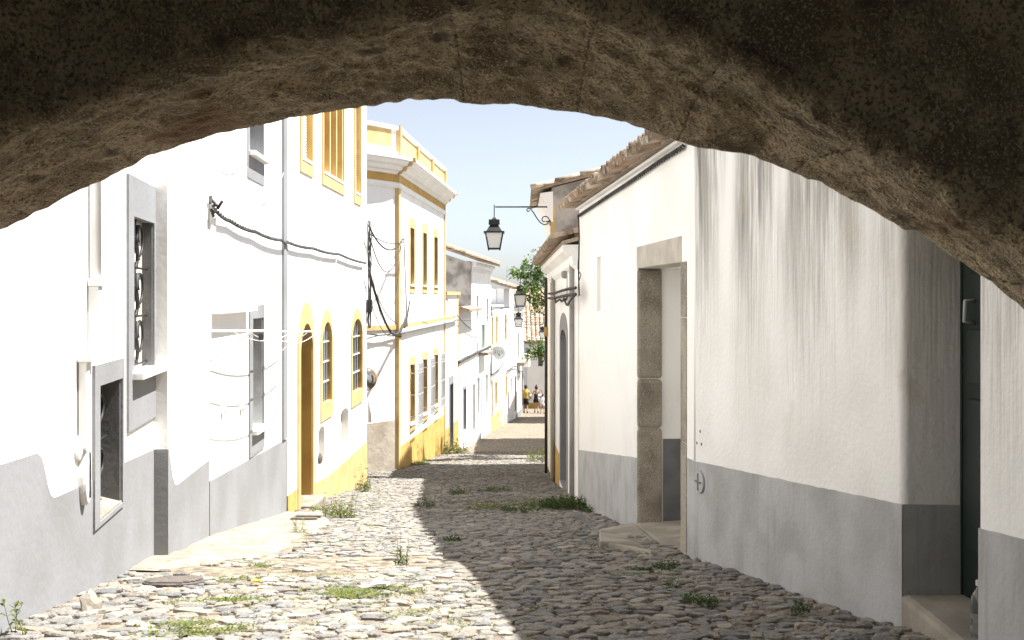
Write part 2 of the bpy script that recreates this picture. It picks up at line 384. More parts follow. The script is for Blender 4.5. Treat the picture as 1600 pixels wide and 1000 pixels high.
# concrete apron along the left houses
def apron_in(x, y):
    if 7.3 < y < 14.0:
        wd = (.25+.75*min(1, (y-7.3)/1.6))*(1-.35*max(0, (y-12)/2))+.16*noise.noise(Vector((y*1.7, 0, 5)))
        return x < interp(XL, y)+wd
    return False
vs = []; ay = [7.3+i*.12 for i in range(57)]
for y in ay:
    a = interp(XL, y)-.12
    wd = (.25+.75*min(1, max(0, (y-7.3))/1.6))*(1-.35*max(0, (y-12)/2))+.16*noise.noise(Vector((y*1.7, 0, 5)))
    for i in range(9):
        x = a+(wd+.12)*i/8
        vs.append((x, y, gz(x, y)+(.03 if i < 7 else (.015 if i == 7 else -.05))*min(1, (y-7.3)/.5)+.012*noise.noise(Vector((x*4, y*4, 1)))))
ap = MB().add(vs, [(j*9+i, j*9+i+1, (j+1)*9+i+1, (j+1)*9+i) for j in range(56) for i in range(8)]).build('pavement', CONC, None, smooth=True)
tag(ap, 'worn pale concrete apron along the foot of the left hand houses', kind='structure')
# second ragged patch of old concrete in the roadway
def patch_in(x, y):
    return ((x+1.25)/1.0)**2+((y-8.1)/.42)**2 < 1+.5*noise.noise(Vector((x*3, y*3, 2))) or ((x+1.9)/.9)**2+((y-7.35)/.32)**2 < 1+.5*noise.noise(Vector((x*3, y*3, 8)))

# cobbles: rows across the street, each stone its own shape; the 300 largest in view are single objects
tmpl = []
for k in range(12):
    rn = random.Random(100+k); n = 8; ring = []
    for i in range(n):
        t = 2*math.pi*i/n+rn.uniform(-.3, .3); c, s_ = math.cos(t), math.sin(t)
        e = .8; x = math.copysign(abs(c)**e, c); y = math.copysign(abs(s_)**e, s_); q = rn.uniform(.76, 1.08)
        ring.append((x*q*.5, y*q*.5))
    v = [(x, y, -.05) for x, y in ring]+[(x*.95, y*.95, .002+rn.uniform(-.004, .004)) for x, y in ring]+[(x*.74, y*.74, .008+rn.uniform(-.004, .004)) for x, y in ring]+[(rn.uniform(-.1, .1), rn.uniform(-.1, .1), .008)]
    f = []
    for i in range(n):
        j = (i+1) % n; f += [(i, j, n+j, n+i), (n+i, n+j, 2*n+j, 2*n+i), (2*n+i, 2*n+j, 3*n)]
    tmpl.append((v, f))
stones = []
rn = random.Random(11); y = 4.5
while y < 34:
    h = rn.uniform(.055, .105)
    xa, xb = interp(XL, y)+.03, interp(XR, y)-.02
    x = xa+rn.uniform(-.05, .05)
    while x < xb:
        wd = rn.uniform(.07, .19)*(1 if rn.random() < .85 else 1.4)
        cx = x+wd/2; cy = y+h/2+.07*math.sin(cx*1.15+y*.35)+.05*noise.noise(Vector((cx*.8, y*.8, 9)))+rn.uniform(-.012, .012)
        x += wd*rn.uniform(.95, 1.02)
        if apron_in(cx, cy) or (patch_in(cx, cy) and rn.random() < .85) or cx > xb+.03: continue
        if rn.random() < .06: continue
        stones.append((cx, cy, gz(cx, cy)+hn(cx, cy)+rn.uniform(-.010, .005), wd*rn.uniform(.93, 1.05), h*rn.uniform(.95, 1.22), rn.uniform(-.25, .25), rn.uniform(-.12, .04), rn.uniform(-.06, .06), rn.randrange(12)))
    y += h*.99
def seen_area(s):
    px = CX+F*s[0]/s[1]; py = HY-F*s[2]/s[1]
    if not (15 < px < 1585 and py < 992): return 0
    return s[3]*s[4]/s[1]**3
order = sorted(range(len(stones)), key=lambda i: -seen_area(stones[i])); big = set(order[:300])
tme = []
for v, f in tmpl:
    me = bpy.data.meshes.new('cobble'); me.from_pydata(v, [], f); me.materials.append(COBBLE)
    tme.append(me)
rest = MB(); sl = street.location
for i, (x, y, z, wd, h, a, tx, ty, k) in enumerate(stones):
    if i in big:
        o = bpy.data.objects.new('cobble', tme[k]); link(o, street); o.location = Vector((x, y, z))-sl
        o.scale = (wd, h, 1.15); o.rotation_euler = (tx-.10, ty, a)
    else:
        m = Matrix.LocRotScale(Vector((x, y, z)), Matrix.Rotation(a, 3, 'Z') @ Matrix.Rotation(ty, 3, 'Y') @ Matrix.Rotation(tx-.10, 3, 'X'), Vector((wd, h, 1.15)))
        rest.add([m @ Vector(p) for p in tmpl[k][0]], tmpl[k][1])
cs = rest.build('cobbles', COBBLE, street, smooth=False, fix=False); cs['kind'] = 'stuff'

# ------------------------------------------------------------------ barrel roof tiles
def tile_mesh(name, r0=.085, r1=.105, L=.42, th=.014, n=7):
    m = MB(); rings = []
    def arc(r, x): return [(x, r*math.cos(math.pi*i/n), r*math.sin(math.pi*i/n)) for i in range(n+1)]
    a, b, c, d = arc(r1, 0), arc(r1-th, 0), arc(r0, L), arc(r0-th, L); k = n+1
    f = []
    for i in range(n):
        f += [(i, i+1, 2*k+i+1, 2*k+i), (k+i, 3*k+i, 3*k+i+1, k+i+1), (i, k+i, k+i+1, i+1), (2*k+i, 2*k+i+1, 3*k+i+1, 3*k+i)]
    f += [(0, 2*k, 3*k, k), (n, k+n, 3*k+n, 2*k+n)]
    me = bpy.data.meshes.new(name); me.from_pydata(a+b+c+d, [], f); me.materials.append(TILE)
    me.polygons.foreach_set('use_smooth', [True]*len(me.polygons)); return me
TILE_ME = tile_mesh('roof_tile', .072, .09)
def put_tile(parent, p, xdir, up, flip=False, s=1.0, seed=None, me=None):
    """p: middle of the wide end; xdir: direction up the slope"""
    x = xdir.normalized(); z = (up-x*up.dot(x)).normalized()
    if flip: z = -z
    y = z.cross(x)
    m = Matrix((x, y, z)).transposed().to_4x4()
    o = bpy.data.objects.new('roof_tile', me or TILE_ME); link(o, parent)
    m.translation = Vector(p)-root_loc(parent)
    o.matrix_local = m @ Matrix.Scale(s, 4); return o
def eave(fr, house, roof, u0, u1, ze, over, slope, rows=2, pitch=.215, me=None, s=1.0):
    rn = random.Random(int(u1*100))
    up = Vector((0, 0, 1)); n3 = Vector((fr.n.x, fr.n.y, 0)); xd = (-n3*math.cos(slope)+up*math.sin(slope)).normalized()
    nu = int((u1-u0)/pitch)
    for i in range(nu+1):
        u = u0+(u1-u0)*i/nu
        for r_ in range(rows):
            o = over-r_*.36*s*math.cos(slope); z = ze+r_*.36*s*math.sin(slope)
            j = Vector((rn.uniform(-.01, .01), rn.uniform(-.012, .012), rn.uniform(-.01, .01)))
            put_tile(roof, fr.P(u, z+.03, o-.03)+j, xd+j*1.5, up, False, s)
            if i < nu: put_tile(roof, fr.P(u+pitch/2, z+.035, o)+j, xd+j, up, True, s)

# ------------------------------------------------------------------ left row of houses
FA = Frame(PT(0, 4.717), PT(240, 8.2), 1)
FB = Frame(PT(262, 8.2), PT(326, 9.9), 1)
FC = Frame(PT(327, 9.9), PT(447, 14.1), 1)
FD = Frame(PT(449, 14.1), PT(573, 20.9), 1)
def pts(fr, lst, o=0): return [fr.uv(x, y, o) for x, y in lst]

# --- house A, nearest on the left
hA = thing('house', 'nearest white house at left with two grey framed windows and grey dado', 'house', (-3.2, 4, -2.3))
u0, z1 = FA.uv(205.5, 338); u1, _ = FA.uv(237.5, 338); z0 = FA.Z(207, 582)
wA1 = opening(FA, hA, 'window', u0, u1, z0, z1, (.17, .06, .30, .42), GREY_L, depth=.075, pane=CREAM, sill=(.10, .05), label='tall grey framed window with cream shutter and iron scrolls')
MB().obox(FA, u1-.02, u1+.0, z0, z1, -.073, .002).build('reveal', GREYDOOR, wA1)  # far side in darker grey: the shade of this face put into the colour
def scroll_grille(fr, u0, u1, z0, z1, o, parent, mat=IRON, nz=3):
    g = MB(); ax = Vector((fr.d.x, fr.d.y, 0)); az = Vector((0, 0, 1)); c = (u0+u1)/2; H = (z1-z0)/nz; w_ = (u1-u0)
    for i in range(nz):
        zc = z0+H*(i+.5)
        for sg in (1, -1):
            p = spiral(fr.P(c+w_*.12*sg, zc+H*.2*sg, o), ax, az, w_*.30, w_*.06, 1.4*sg, math.pi/2*(1 if sg > 0 else 3))
            g.tube(p, .011, 6)
        g.tube([fr.P(c, zc-H*.45, o), fr.P(c, zc+H*.45, o)], .009, 6)
        g.tube([fr.P(u0, zc-H*.5+.02, o), fr.P(u1, zc-H*.5+.02, o)], .009, 6)
    g.build('iron_grille', mat, parent, smooth=True)
scroll_grille(FA, u0+.02, u1-.02, z0+.02, z1-.02, -.04, wA1)
u0, z1 = FA.uv(152, 603); u1 = FA.U(187.5); z0 = FA.Z(156, 812)
wA2 = opening(FA, hA, 'window', u0, u1, z0, z1, (.13, .05, .14, .0), GREY_L, depth=.28, pane=GREYDOOR, label='low grey framed window with curled iron grille')
MB().obox(FA, u1-.02, u1, z0, z1, -.27, .002).build('reveal', GREYDOOR, wA2)  # darker grey far side again, shade painted in
MB().hexa([FA.P(u0, z0-.0, -.27), FA.P(u1, z0, -.27), FA.P(u1, z0-.0, .012), FA.P(u0, z0, .012), FA.P(u0, z0+.09, -.27), FA.P(u1, z0+.09, -.27), FA.P(u1, z0+.012, .012), FA.P(u0, z0+.012, .012)]).build('sill', CONC, wA2)
scroll_grille(FA, u0+.03, u1-.08, z0+.1, z1-.05, -.07, wA2, IRON, 2)
top = 4.4
wall(FA, hA, [(-8, -3.2), (FA.L, -3.2), (FA.L, top), (-8, top)], WHITE)
body(FA, hA, -8, FA.L, -3.2, top, 6, WHITE)
MB().obox(FA, -8, FA.L-.01, top, top+.12, -6.2, .22).build('roof', TILE_FAR, hA)
d = pts(FA, [(0, 726), (57, 708), (63, 714), (67, 726), (74, 761), (79, 775), (84, 778), (129, 758), (148, 749)])
e = pts(FA, [(193, 723), (243, 700)])
zb = FA.Z(156, 816)
uA, uB = FA.U(148), FA.U(191.5)
MB().slab(FA, [(-3, -2.4)]+[(FA.L-.003, -2.9)]+[(FA.L-.003, e[1][1]), e[0], (uB, e[0][1]), (uB, zb), (uA, zb), (uA, d[-1][1])]+d[:-1][::-1]+[(-3, d[0][1]+.3)], None, -.01, .006).build('dado', GREY_L, hA)
# downpipe with a boxed lower leg
p = MB(); a = FA.uv(153, 280, .06); b = FA.uv(155, 440, .06); c = FA.uv(157, 552, .06)
p.tube([FA.P(a[0], 2.6, .045), FA.P(b[0], b[1], .045)], .028, 10); p.build('downpipe', PVC, hA, smooth=True)
p = MB(); p.obox(FA, b[0]-.055, b[0]+.055, b[1]-.03, b[1]+.02, .004, .085); p.obox(FA, b[0]-.045, b[0]+.045, c[1], b[1]-.03, .004, .07); p.build('downpipe', PVC, hA, bevel=.006)
p = MB(); a = FA.uv(142, 566, .08); b2 = FA.uv(146, 700, .08)
p.obox(FA, a[0]+.0, a[0]+.06, b2[1], a[1], .008, .06); p.obox(FA, a[0]-.02, a[0]+.2, a[1], a[1]+.04, .008, .09); p.build('meter_box', PVC, hA, bevel=.008)
def disc(mb, c, n, r, th, k=20, dome=0):
    n = Vector(n).normalized(); e = n.orthogonal().normalized(); g = n.cross(e); c = Vector(c)
    ringf = lambda rr, off: [c+n*off+(e*math.cos(2*math.pi*i/k)+g*math.sin(2*math.pi*i/k))*rr for i in range(k)]
    mb.loft([ringf(r*.96, 0), ringf(r, th*.3), ringf(r, th*.7), ringf(r*.94, th), ringf(r*.45, th+dome)])
a = FA.uv(143, 742, .06); p = MB(); nrm = Vector((FA.n.x, FA.n.y, 0))
ov = lambda f_, o: [FA.P(a[0]+.075*f_*math.cos(2*math.pi*i/24), a[1]+.185*f_*math.sin(2*math.pi*i/24), o) for i in range(24)]
p.loft([ov(1, -.01), ov(1, .03), ov(.92, .045), ov(.5, .05)]); p.build('oval_cover', PVC, hA)
p = MB(); p.loft([[FA.P(a[0]+.012*math.cos(2*math.pi*i/16), a[1]+.14*math.sin(2*math.pi*i/16), o) for i in range(16)] for o in (.044, .056)]); p.build('cover_slot', IRON, hA)
a = FA.uv(121, 700); p = MB(); disc(p, FA.P(a[0], a[1], 0), nrm, .075, .02, dome=.012); p.build('wall_plaque', WHITE, hA)

# --- house B
hB = thing('house', 'narrow blank white wall with grey dado, second house from the left', 'house', (-3.2, 9, -2.5))
FBs = Frame(PT(230, 8.2), PT(262, 8.2), 1)
wall(FB, hB, [(0, -3.2), (FB.L, -3.2), (FB.L, 4.6), (0, 4.6)], WHITE, thick=1.2)
body(FB, hB, 0, FB.L, -3.2, 4.6, 6, WHITE, thick=1.2)
MB().obox(FB, 0, FB.L, 4.6, 4.72, -6, .2).build('roof', TILE_FAR, hB)
d = pts(FB, [(263, 701), (266, 722), (269, 745), (273, 757), (277, 757), (322, 722)])
dm = MB().slab(FB, [(-.006, -2.9), (FB.L, -2.9), (FB.L, d[5][1])]+d[:5][::-1]+[(-.006, d[0][1])], None, -.3, .006)
dm.build('dado', GREY_L, hB)

# --- house C
hC = thing('house', 'white house with washing lines and grey framed windows, third on the left', 'house', (-3.3, 12, -2.8))
u0, z1 = FC.uv(393, 498); u1 = FC.U(409.5); z0 = FC.Z(394, 672)
wC = opening(FC, hC, 'window', u0, u1, z0, z1, (.17, .07, .16, .30), GREY_L, depth=.24, pane=PANE_L, sill=(.09, .05))
MB().obox(FC, u1-.015, u1, z0, z1, -.23, .002).build('reveal', GREY, wC)
u0, z1 = FC.uv(389, 150); u1 = FC.U(410.5); z0 = FC.Z(389, 236)
opening(FC, hC, 'window', u0, u1, z0, z1, (.10, .05, .1, .32), GREY_L, depth=.18, pane=PANE_L, sill=(.09, .05), proud=.012)
wall(FC, hC, [(0, -4), (FC.L, -4), (FC.L, 4.8), (0, 4.8)], WHITE)
body(FC, hC, 0, FC.L, -4, 4.8, 6, WHITE)
MB().obox(FC, 0, FC.L, 4.8, 4.92, -6, .2).build('roof', TILE_FAR, hC)
d = pts(FC, [(327, 752), (447, 686)])
MB().slab(FC, [(0, -3.6), (FC.L, -3.9), (FC.L, d[1][1]), (0, d[0][1])], None, -.01, .007).build('dado', GREY_L, hC)
a = FC.uv(329, 476); b = FC.uv(385, 490); MB().obox(FC, a[0]+.03, b[0], FC.Z(329, 491), a[1], -.02, .13).build('ledge', WHITE, hC, bevel=.012)
a0, a1 = FC.uv(440, 190, .03), FC.uv(441, 690, .03)
MB().obox(FC, FC.L-.33, FC.L-.05, a1[1], 3.2, -.01, .035).build('grey_pilaster', GREY_L, hC, bevel=.008)
# tapering thickening at the near top corner (casts the slanted shadow on the next wall)
ua = .0; zt_, zbm = 3.5, FC.Z(327, 400)
MB().hexa([FC.P(0, zbm, -.02), FC.P(.18, zbm, -.02), FC.P(.18, zbm, .004), FC.P(0, zbm, .004), FC.P(0, zt_, -.02), FC.P(.18, zt_, -.02), FC.P(.18, zt_, .16), FC.P(0, zt_, .16)]).build('corner_batter', WHITE, hC)
for px, py in ((346, 640), (376, 636)):
    a = FC.uv(px, py); p = MB(); disc(p, FC.P(a[0], a[1], 0), Vector((FC.n.x, FC.n.y, 0)), .05, .03, 12, .02); p.build('wall_boss', WHITE, hC)
# washing line on two brackets
wl = thing('washing_line', 'two white bracket arms carrying washing lines on a white wall', 'washing line', FC.P(FC.U(330), FC.Z(330, 517), 0))
ends = []
for px in (329, 433):
    u = FC.U(px); z = FC.Z(329, 517) if px < 400 else FC.Z(433, 518)
    MB().tube([FC.P(u, z, 0), FC.P(u, z, .56)], .014, 6).build('arm', PVC, wl)
    MB().tube([FC.P(u, z-.30, .0), FC.P(u, z-.02, .40)], .009, 6).build('brace', PVC, wl)
    ends.append((u, z))
for o in (.2, .36, .54):
    MB().tube(sagline(FC.P(ends[0][0], ends[0][1], o), FC.P(ends[1][0], ends[1][1], o), .10+.08*o, 12), .006, 5).build('line', CABLE_W, wl)
p = MB(); q = FC.P(ends[0][0]+.5, ends[0][1]-.07, .38)
for k in range(5): p.box(q.x-.008, q.x+.008, q.y+k*.03, q.y+k*.03+.012, q.z-.05, q.z+.02)
p.build('pegs', DARKWOOD, wl)

# --- house D, ochre trimmed
hD = thing('house', 'white house with ochre arched door and arched windows, fourth on the left', 'house', (-3.3, 17.5, -3.6))
def dwin(xl, xr, ytop, ybot, base=None): return FD.U(xl), FD.U(xr), FD.Z((xl+xr)/2, ybot), FD.Z((xl+xr)/2, ytop)
u0, u1, z0, z1 = dwin(468.5, 487.5, 505, 782)
oD = opening(FD, hD, 'door', u0, u1, z0, z1, (.17, .12, .33, .0), OCHRE_L, rise=.42, srise=.62, pointed=.25, depth=.30, pane=OCHRE, label='ochre door set deep in a pointed arch')
oD.data.materials[0] = BROWN
MB().obox(FD, u1-.02, u1+.0, z0, z1-.36, -.29, .001).build('reveal', OCHRE, oD)
MB().obox(FD, u0-.02, u1+.02, gz(-3.1, 15)-.2, z0+.005, -.3, .22).build('step', CONC, oD, bevel=.015)
for (xl, xr, yt, yb, y2) in ((503, 517.5, 503, 628, 656), (550, 565, 498, 610, 634)):
    u0, u1, z0, z1 = dwin(xl, xr, yt, yb)
    o_ = opening(FD, hD, 'window', u0, u1, z0, z1, (.14, .07, .22, .28), OCHRE_L, rise=.30, srise=.52, pointed=.25, depth=.065, bars=(4, 4, .014), barmat=GREYIRON, pane=PANE)
    MB().obox(FD, u1-.015, u1+.0, z0, z1-.28, -.06, .001).build('reveal', OCHRE, o_)
for (xl, xr, yt, yb, n3) in ((471, 486.5, 60, 262, 1), (505, 536, 40, 292, 3), (554.5, 562.5, 120, 316, 1)):
    u0, u1 = FD.U(xl), FD.U(xr); z0 = FD.Z(xl, yb-16 if n3 == 1 else yb-24); z1 = 3.9
    o_ = opening(FD, hD, 'window', u0, u1, z0, z1, (.12, .07, .15, .22), OCHRE_L, depth=.09, pane=CREAM if n3 == 1 else OCHRE)
    if n3 == 3:
        for k in (0, 1, 2, 3):
            u = u0+.03+(u1-u0-.06)*k/3; MB().obox(FD, u-.05, u+.05, z0, z1, -.085, .0).build('mullion', OCHRE_L, o_)
        for k in range(3):
            u = u0+(u1-u0)*(k+.5)/3; MB().obox(FD, u-.1, u+.1, z0+.05, z1-.05, -.09, -.07).build('casement', OCHRE, o_)
    else:
        lv = MB()
        for k in range(40):
            z = z0+.04+k*(z1-z0-.08)/40; lv.hexa([FD.P(u0+.02, z, -.09), FD.P(u1-.05, z, -.09), FD.P(u1-.05, z, -.06), FD.P(u0+.02, z, -.06), FD.P(u0+.02, z+.05, -.09), FD.P(u1-.05, z+.05, -.09), FD.P(u1-.05, z+.03, -.075), FD.P(u0+.02, z+.03, -.075)])
        lv.build('shutter_slats', WHITE, o_)
        MB().obox(FD, u1-.03, u1, z0, z1, -.088, .001).build('reveal', OCHRE, o_)
    MB().obox(FD, u0, u1, z0-.03, z0+.015, -.09, .03).build('sill', WHITE, o_)
for (xl, xr, yt, yb) in ((497.5, 507, 666, 741), (532, 544, 638, 709)):
    u0, u1, z0, z1 = dwin(xl, xr, yt, yb)
    opening(FD, hD, 'niche', u0, u1, z0, z1, (.015, .015, .015, .015), WHITE, rise=.1, depth=.12, proud=.003, pane=CREAM)
wall(FD, hD, [(0, -5), (FD.L, -5), (FD.L, 4.9), (0, 4.9)], WHITE)
body(FD, hD, 0, FD.L, -5, 4.9, 7, WHITE)
MB().obox(FD, 0, FD.L+.1, 4.9, 5.05, -7, .25).build('roof', TILE_FAR, hD)
d = pts(FD, [(449, 775), (462, 765), (490, 757), (515, 742), (573, 690)])
ud0, ud1 = FD.U(463)-.01, FD.U(490)+.01
MB().slab(FD, [(0, -3.8), (ud0, -3.8), (ud0, d[1][1]), (0, d[0][1])], None, -.01, .012).build('dado', OCHRE, hD)
MB().slab(FD, [(ud1, -4), (FD.L, -4.9), (FD.L, d[4][1]), d[3], (ud1, d[2][1])], None, -.01, .008).build('dado', OCHRE_L, hD)
a = FD.uv(500, 715); p = MB(); disc(p, FD.P(a[0]-.08, a[1], 0), Vector((FD.n.x, FD.n.y, 0)), .09, .03, 12, .02); p.build('rusty_cover', RUST, hD)

# --- house E: rounded corner, cornice, parapet, ochre pilasters
hE = thing('house', 'white two storey house with ochre pilasters, moulded cornice and panelled parapet', 'house', (-3, 28, -4.9))
cE = PT(623, 24.9); fE = PT(695, 33.2); gE = PT(716, 36.7)
FE = Frame(cE, fE, 1)
FX = Frame(fE, gE, 1)
for (xl, xr) in ((640.5, 646.5), (660.5, 666), (678, 683)):
    u0, u1 = FE.U(xl), FE.U(xr)
    opening(FE, hE, 'window', u0, u1, .28, 1.80, (.1, .12, .26, .22), OCHRE_L, depth=.065, pane=DARKWOOD, sill=(.06, .05))
for (xl, xr) in ((640.5, 647), (660.5, 666.5), (678, 683.5)):
    u0, u1 = FE.U(xl), FE.U(xr); z1 = -1.86; z0 = -3.45
    o_ = opening(FE, hE, 'window', u0, u1, z0, z1, (.1, .14, .20, .24), OCHRE_L, depth=.06, pane=BROWN, sill=(.05, .05))
    g = MB()
    for k in range(6):
        u = u0-.05+(u1-u0+.1)*k/5; g.tube([FE.P(u, z0-.05, .24), FE.P(u, z1+.05, .24)], .012, 5)
    for z in (z0-.02, z0+.22, (z0+z1)/2, z1-.22, z1+.02):
        g.tube([FE.P(u0-.06, z, .02), FE.P(u0-.05, z, .24), FE.P(u1+.05, z, .24), FE.P(u1+.06, z, .02)], .012, 5)
    for k in range(5):
        u = u0-.05+(u1-u0+.1)*(k+.5)/5
        for zc in (z0+.1, z1-.1):
            g.tube([FE.P(u+.05*math.cos(t*.785), zc+.07*math.sin(t*.785), .24) for t in range(9)], .007, 4)
    g.build('iron_grille', GREYIRON, o_)
# plan path of the front: from the alley round the curved corner, then straight along the street
nE = FE.n; dE = FE.d
path = [cE-nE*3.2-dE*2.0, cE-nE*1.7-dE*1.75]
b0, b1, b2_ = cE-nE*1.7-dE*1.75, cE-nE*.85-dE*1.65, cE
for i in range(1, 13):
    t = i/12; path.append(b0*(1-t)**2+b1*2*t*(1-t)+b2_*t*t)
ZB, ZT = -6.4, 3.0
wall(FE, hE, [(0, ZB), (FE.L, ZB), (FE.L, ZT), (0, ZT)], WHITE)
def sweep(profile, p2, name, mat, parent, smooth=False):      # profile: (out, z) list swept along a plan path
    nrm = []
    for i in range(len(p2)):
        a = p2[max(i-1, 0)]; b = p2[min(i+1, len(p2)-1)]; d_ = (b-a).normalized(); nrm.append(Vector((d_.y, -d_.x)))
    rings = []
    for p_, n_ in zip(p2, nrm): rings.append([Vector((p_.x+n_.x*o, p_.y+n_.y*o, z)) for o, z in profile])
    return MB().loft(rings).build(name, mat, parent, smooth=smooth)
full = path+[fE]
sweep([(0, ZB), (0, ZT), (-.35, ZT), (-.35, ZB)], path[:-1]+[cE-dE*.0], 'corner_wall', WHITE, hE)
sweep([(.012, ZB), (.012, -3.1), (-.1, -3.1), (-.1, ZB)], path[:-1]+[cE-dE*.02-nE*.012], 'corner_stucco_base', STUCCO, hE)
sweep([(-.2, 2.66), (.035, 2.66), (.06, 2.72), (.035, 2.80), (-.2, 2.80)], full, 'moulding', WHITE, hE)
sweep([(-.2, 2.80), (.02, 2.80), (.02, 3.0), (-.2, 3.0)], full, 'ochre_frieze', OCHRE, hE)
sweep([(-.2, 3.0), (.05, 3.0), (.07, 3.06), (.16, 3.10), (.19, 3.18), (.30, 3.22), (.33, 3.30), (.42, 3.33), (.42, 3.40), (-.2, 3.46)], full, 'cornice', WHITE, hE)
sweep([(-.3, 3.44), (.05, 3.44), (.05, 3.56), (0, 3.58), (0, 4.10), (.06, 4.12), (.06, 4.2), (-.3, 4.2)], full, 'parapet', WHITE, hE)
L_ = FE.L
for k in range(3):
    MB().obox(FE, L_*(.06+.315*k), L_*(.06+.315*k+.285), 3.62, 4.09, -.05, .008).build('parapet_panel', OCHRE_L, hE)
sweep([(-.05, 3.66), (.008, 3.66), (.008, 4.09), (-.05, 4.09)], path[3:-1], 'parapet_panel', OCHRE_L, hE)
for u in (.0, .315*L_+.1, .63*L_+.1, L_-.1):
    MB().obox(FE, u-.09, u+.11, 3.46, 4.22, -.28, .066).build('parapet_pier', OCHRE_L, hE)
MB().obox(FE, -.13, .13, ZB, 2.66, -.1, .03).build('pilaster', OCHRE_L, hE)
MB().obox(FE, L_-.22, L_+.03, ZB, 2.66, -.1, .03).build('pilaster', OCHRE_L, hE)
for u in (-.02, L_-.1):
    m_ = MB()
    prof = [(.036, 2.8), (.036, 3.0), (.09, 3.07), (.18, 3.11), (.21, 3.19), (.32, 3.23), (.35, 3.31), (.445, 3.335), (.445, 3.41), (-.1, 3.47), (-.1, 2.8)]
    m_.prism([FE.P(u-.1, z, o) for o, z in prof], [FE.P(u+.1, z, o) for o, z in prof]); m_.build('cornice_bracket', OCHRE_L, hE)
sweep([(-.05, -.86), (.032, -.86), (.032, -.74), (-.05, -.74)], full+[gE], 'string_course', OCHRE_L, hE)
MB().slab(FE, [(.13, ZB), (L_-.22, ZB), (L_-.22, -3.95), (.13, -3.82)], None, -.01, .012).build('dado', OCHRE, hE)
MB().prism([Vector((*p_, ZB+.1)) for p_ in [cE-nE*.36, fE-nE*.36, fE-nE*8, cE-nE*8-dE*1.9, path[0]-nE*.2+dE*.36]],
           [Vector((*p_, 3.44)) for p_ in [cE-nE*.36, fE-nE*.36, fE-nE*8, cE-nE*8-dE*1.9, path[0]-nE*.2+dE*.36]]).build('rear_walls', WHITE, hE)
# one storey end bay
u0, u1 = FX.U(702.5), FX.U(707.5)
opening(FX, hE, 'door', u0, u1, -5.7, -3.1, (.16, .14, .28, 0), GREY_L, depth=.22, pane=DARKWOOD, label='narrow dark door in the low end bay')
wall(FX, hE, [(0, -6.6), (FX.L, -6.6), (FX.L, 0), (0, 0)], WHITE)
body(FX, hE, 0, FX.L, -6.6, 0, 5, WHITE)
MB().obox(FX, 0, FX.L+.05, 0, .12, -5, .08).build('coping', OCHRE_L, hE)
MB().obox(FX, .0, .1, -.74, 0, -.05, .02).build('pilaster', OCHRE_L, hE)
MB().obox(FX, FX.L-.22, FX.L, -6.6, 0, -.05, .02).build('pilaster', OCHRE_L, hE)
MB().obox(FX, .0, u0-.17, -6.6, -4.5, -.05, .016).build('dado', OCHRE, hE)
MB().obox(FX, u1+.15, FX.L-.222, -6.6, -4.55, -.05, .016).build('dado', OCHRE, hE)

# --- far left row
def FL(pa, pb):
    dd = lambda px: 36.7*(958-716)/(958-px)
    return Frame(PT(pa, dd(pa)), PT(pb, dd(pb)), 1)
def simple(fr, h, wins, zb, zt, mat=WHITE, depth=6, roof=None):
    for wn in wins:
        (nm, xl, xr, yt, yb, sur, smat, pane) = wn[:8]; kw = wn[8] if len(wn) > 8 else {}
        u0, u1 = max(.03, fr.U(xl)), min(fr.L-.03, fr.U(xr)); xm = (xl+xr)/2
        opening(fr, h, nm, u0, u1, fr.Z(xm, yb), fr.Z(xm, yt), sur, smat, depth=.055, pane=pane, **kw)
    wall(fr, h, [(0, zb), (fr.L, zb), (fr.L, zt), (0, zt)], mat)
    body(fr, h, 0, fr.L, zb, zt, depth, mat)
def tile_roof(h, fr, u0, u1, ze, over, slope, run, rows=None, joined=True, gable=None, gmat=CEMENT, pitch=.24, name='roof'):
    zt = ze+math.sin(slope)*run
    P = fr.P; c = math.cos(slope)*run; th = .10
    rf = MB().hexa([P(u0, ze-th, over), P(u1, ze-th, over), P(u1, zt-th, over-c), P(u0, zt-th, over-c), P(u0, ze, over), P(u1, ze, over), P(u1, zt, over-c), P(u0, zt, over-c)]).build(name, ROOFBED, h)
    # barrel tiles, one joined part (far away)
    t = MB(); nu = int((u1-u0)/pitch); n = 5; rn = random.Random(int(u1*37))
    for i in range(nu+1):
        u = u0+(u1-u0)*i/nu
        k = max(2, int(run/.4))
        for j in range(k):
            s0, s1 = j/k, (j+1)/k+.02; r0, r1 = pitch*.52+rn.uniform(-.02, .02), pitch*.46
            A = [P(u+r0*math.cos(math.pi*q/n), ze+(zt-ze)*s0+r0*math.sin(math.pi*q/n)+.02, over+.06-c*s0) for q in range(n+1)]
            B = [P(u+r1*math.cos(math.pi*q/n), ze+(zt-ze)*s1+r1*math.sin(math.pi*q/n)+.0, over+.06-c*s1) for q in range(n+1)]
            t.add(A+B, [(q, q+1, n+2+q, n+1+q) for q in range(n)]+[tuple(range(n+1))])
    tt = t.build('roof_tiles', TILE, rf, fix=False); tt['kind'] = 'stuff'
    return rf
S0 = (.08, .08, .1, .06)
f1 = FL(716, 737); fF = FL(737, 767); fG = FL(767, 787); fH = FL(787, 803); fI = FL(803, 817.5)
hF1 = thing('house', 'low white house with a dark door and a small tiled ledge beside the panelled house', 'house', (*f1.P(f1.L/2, 0, -1).xy, -6))
simple(f1, hF1, [('door', 724, 727.5, 608, 692, (.1, .1, .12, 0), GREY_L, GREYDOOR)], -7.2, -.9)
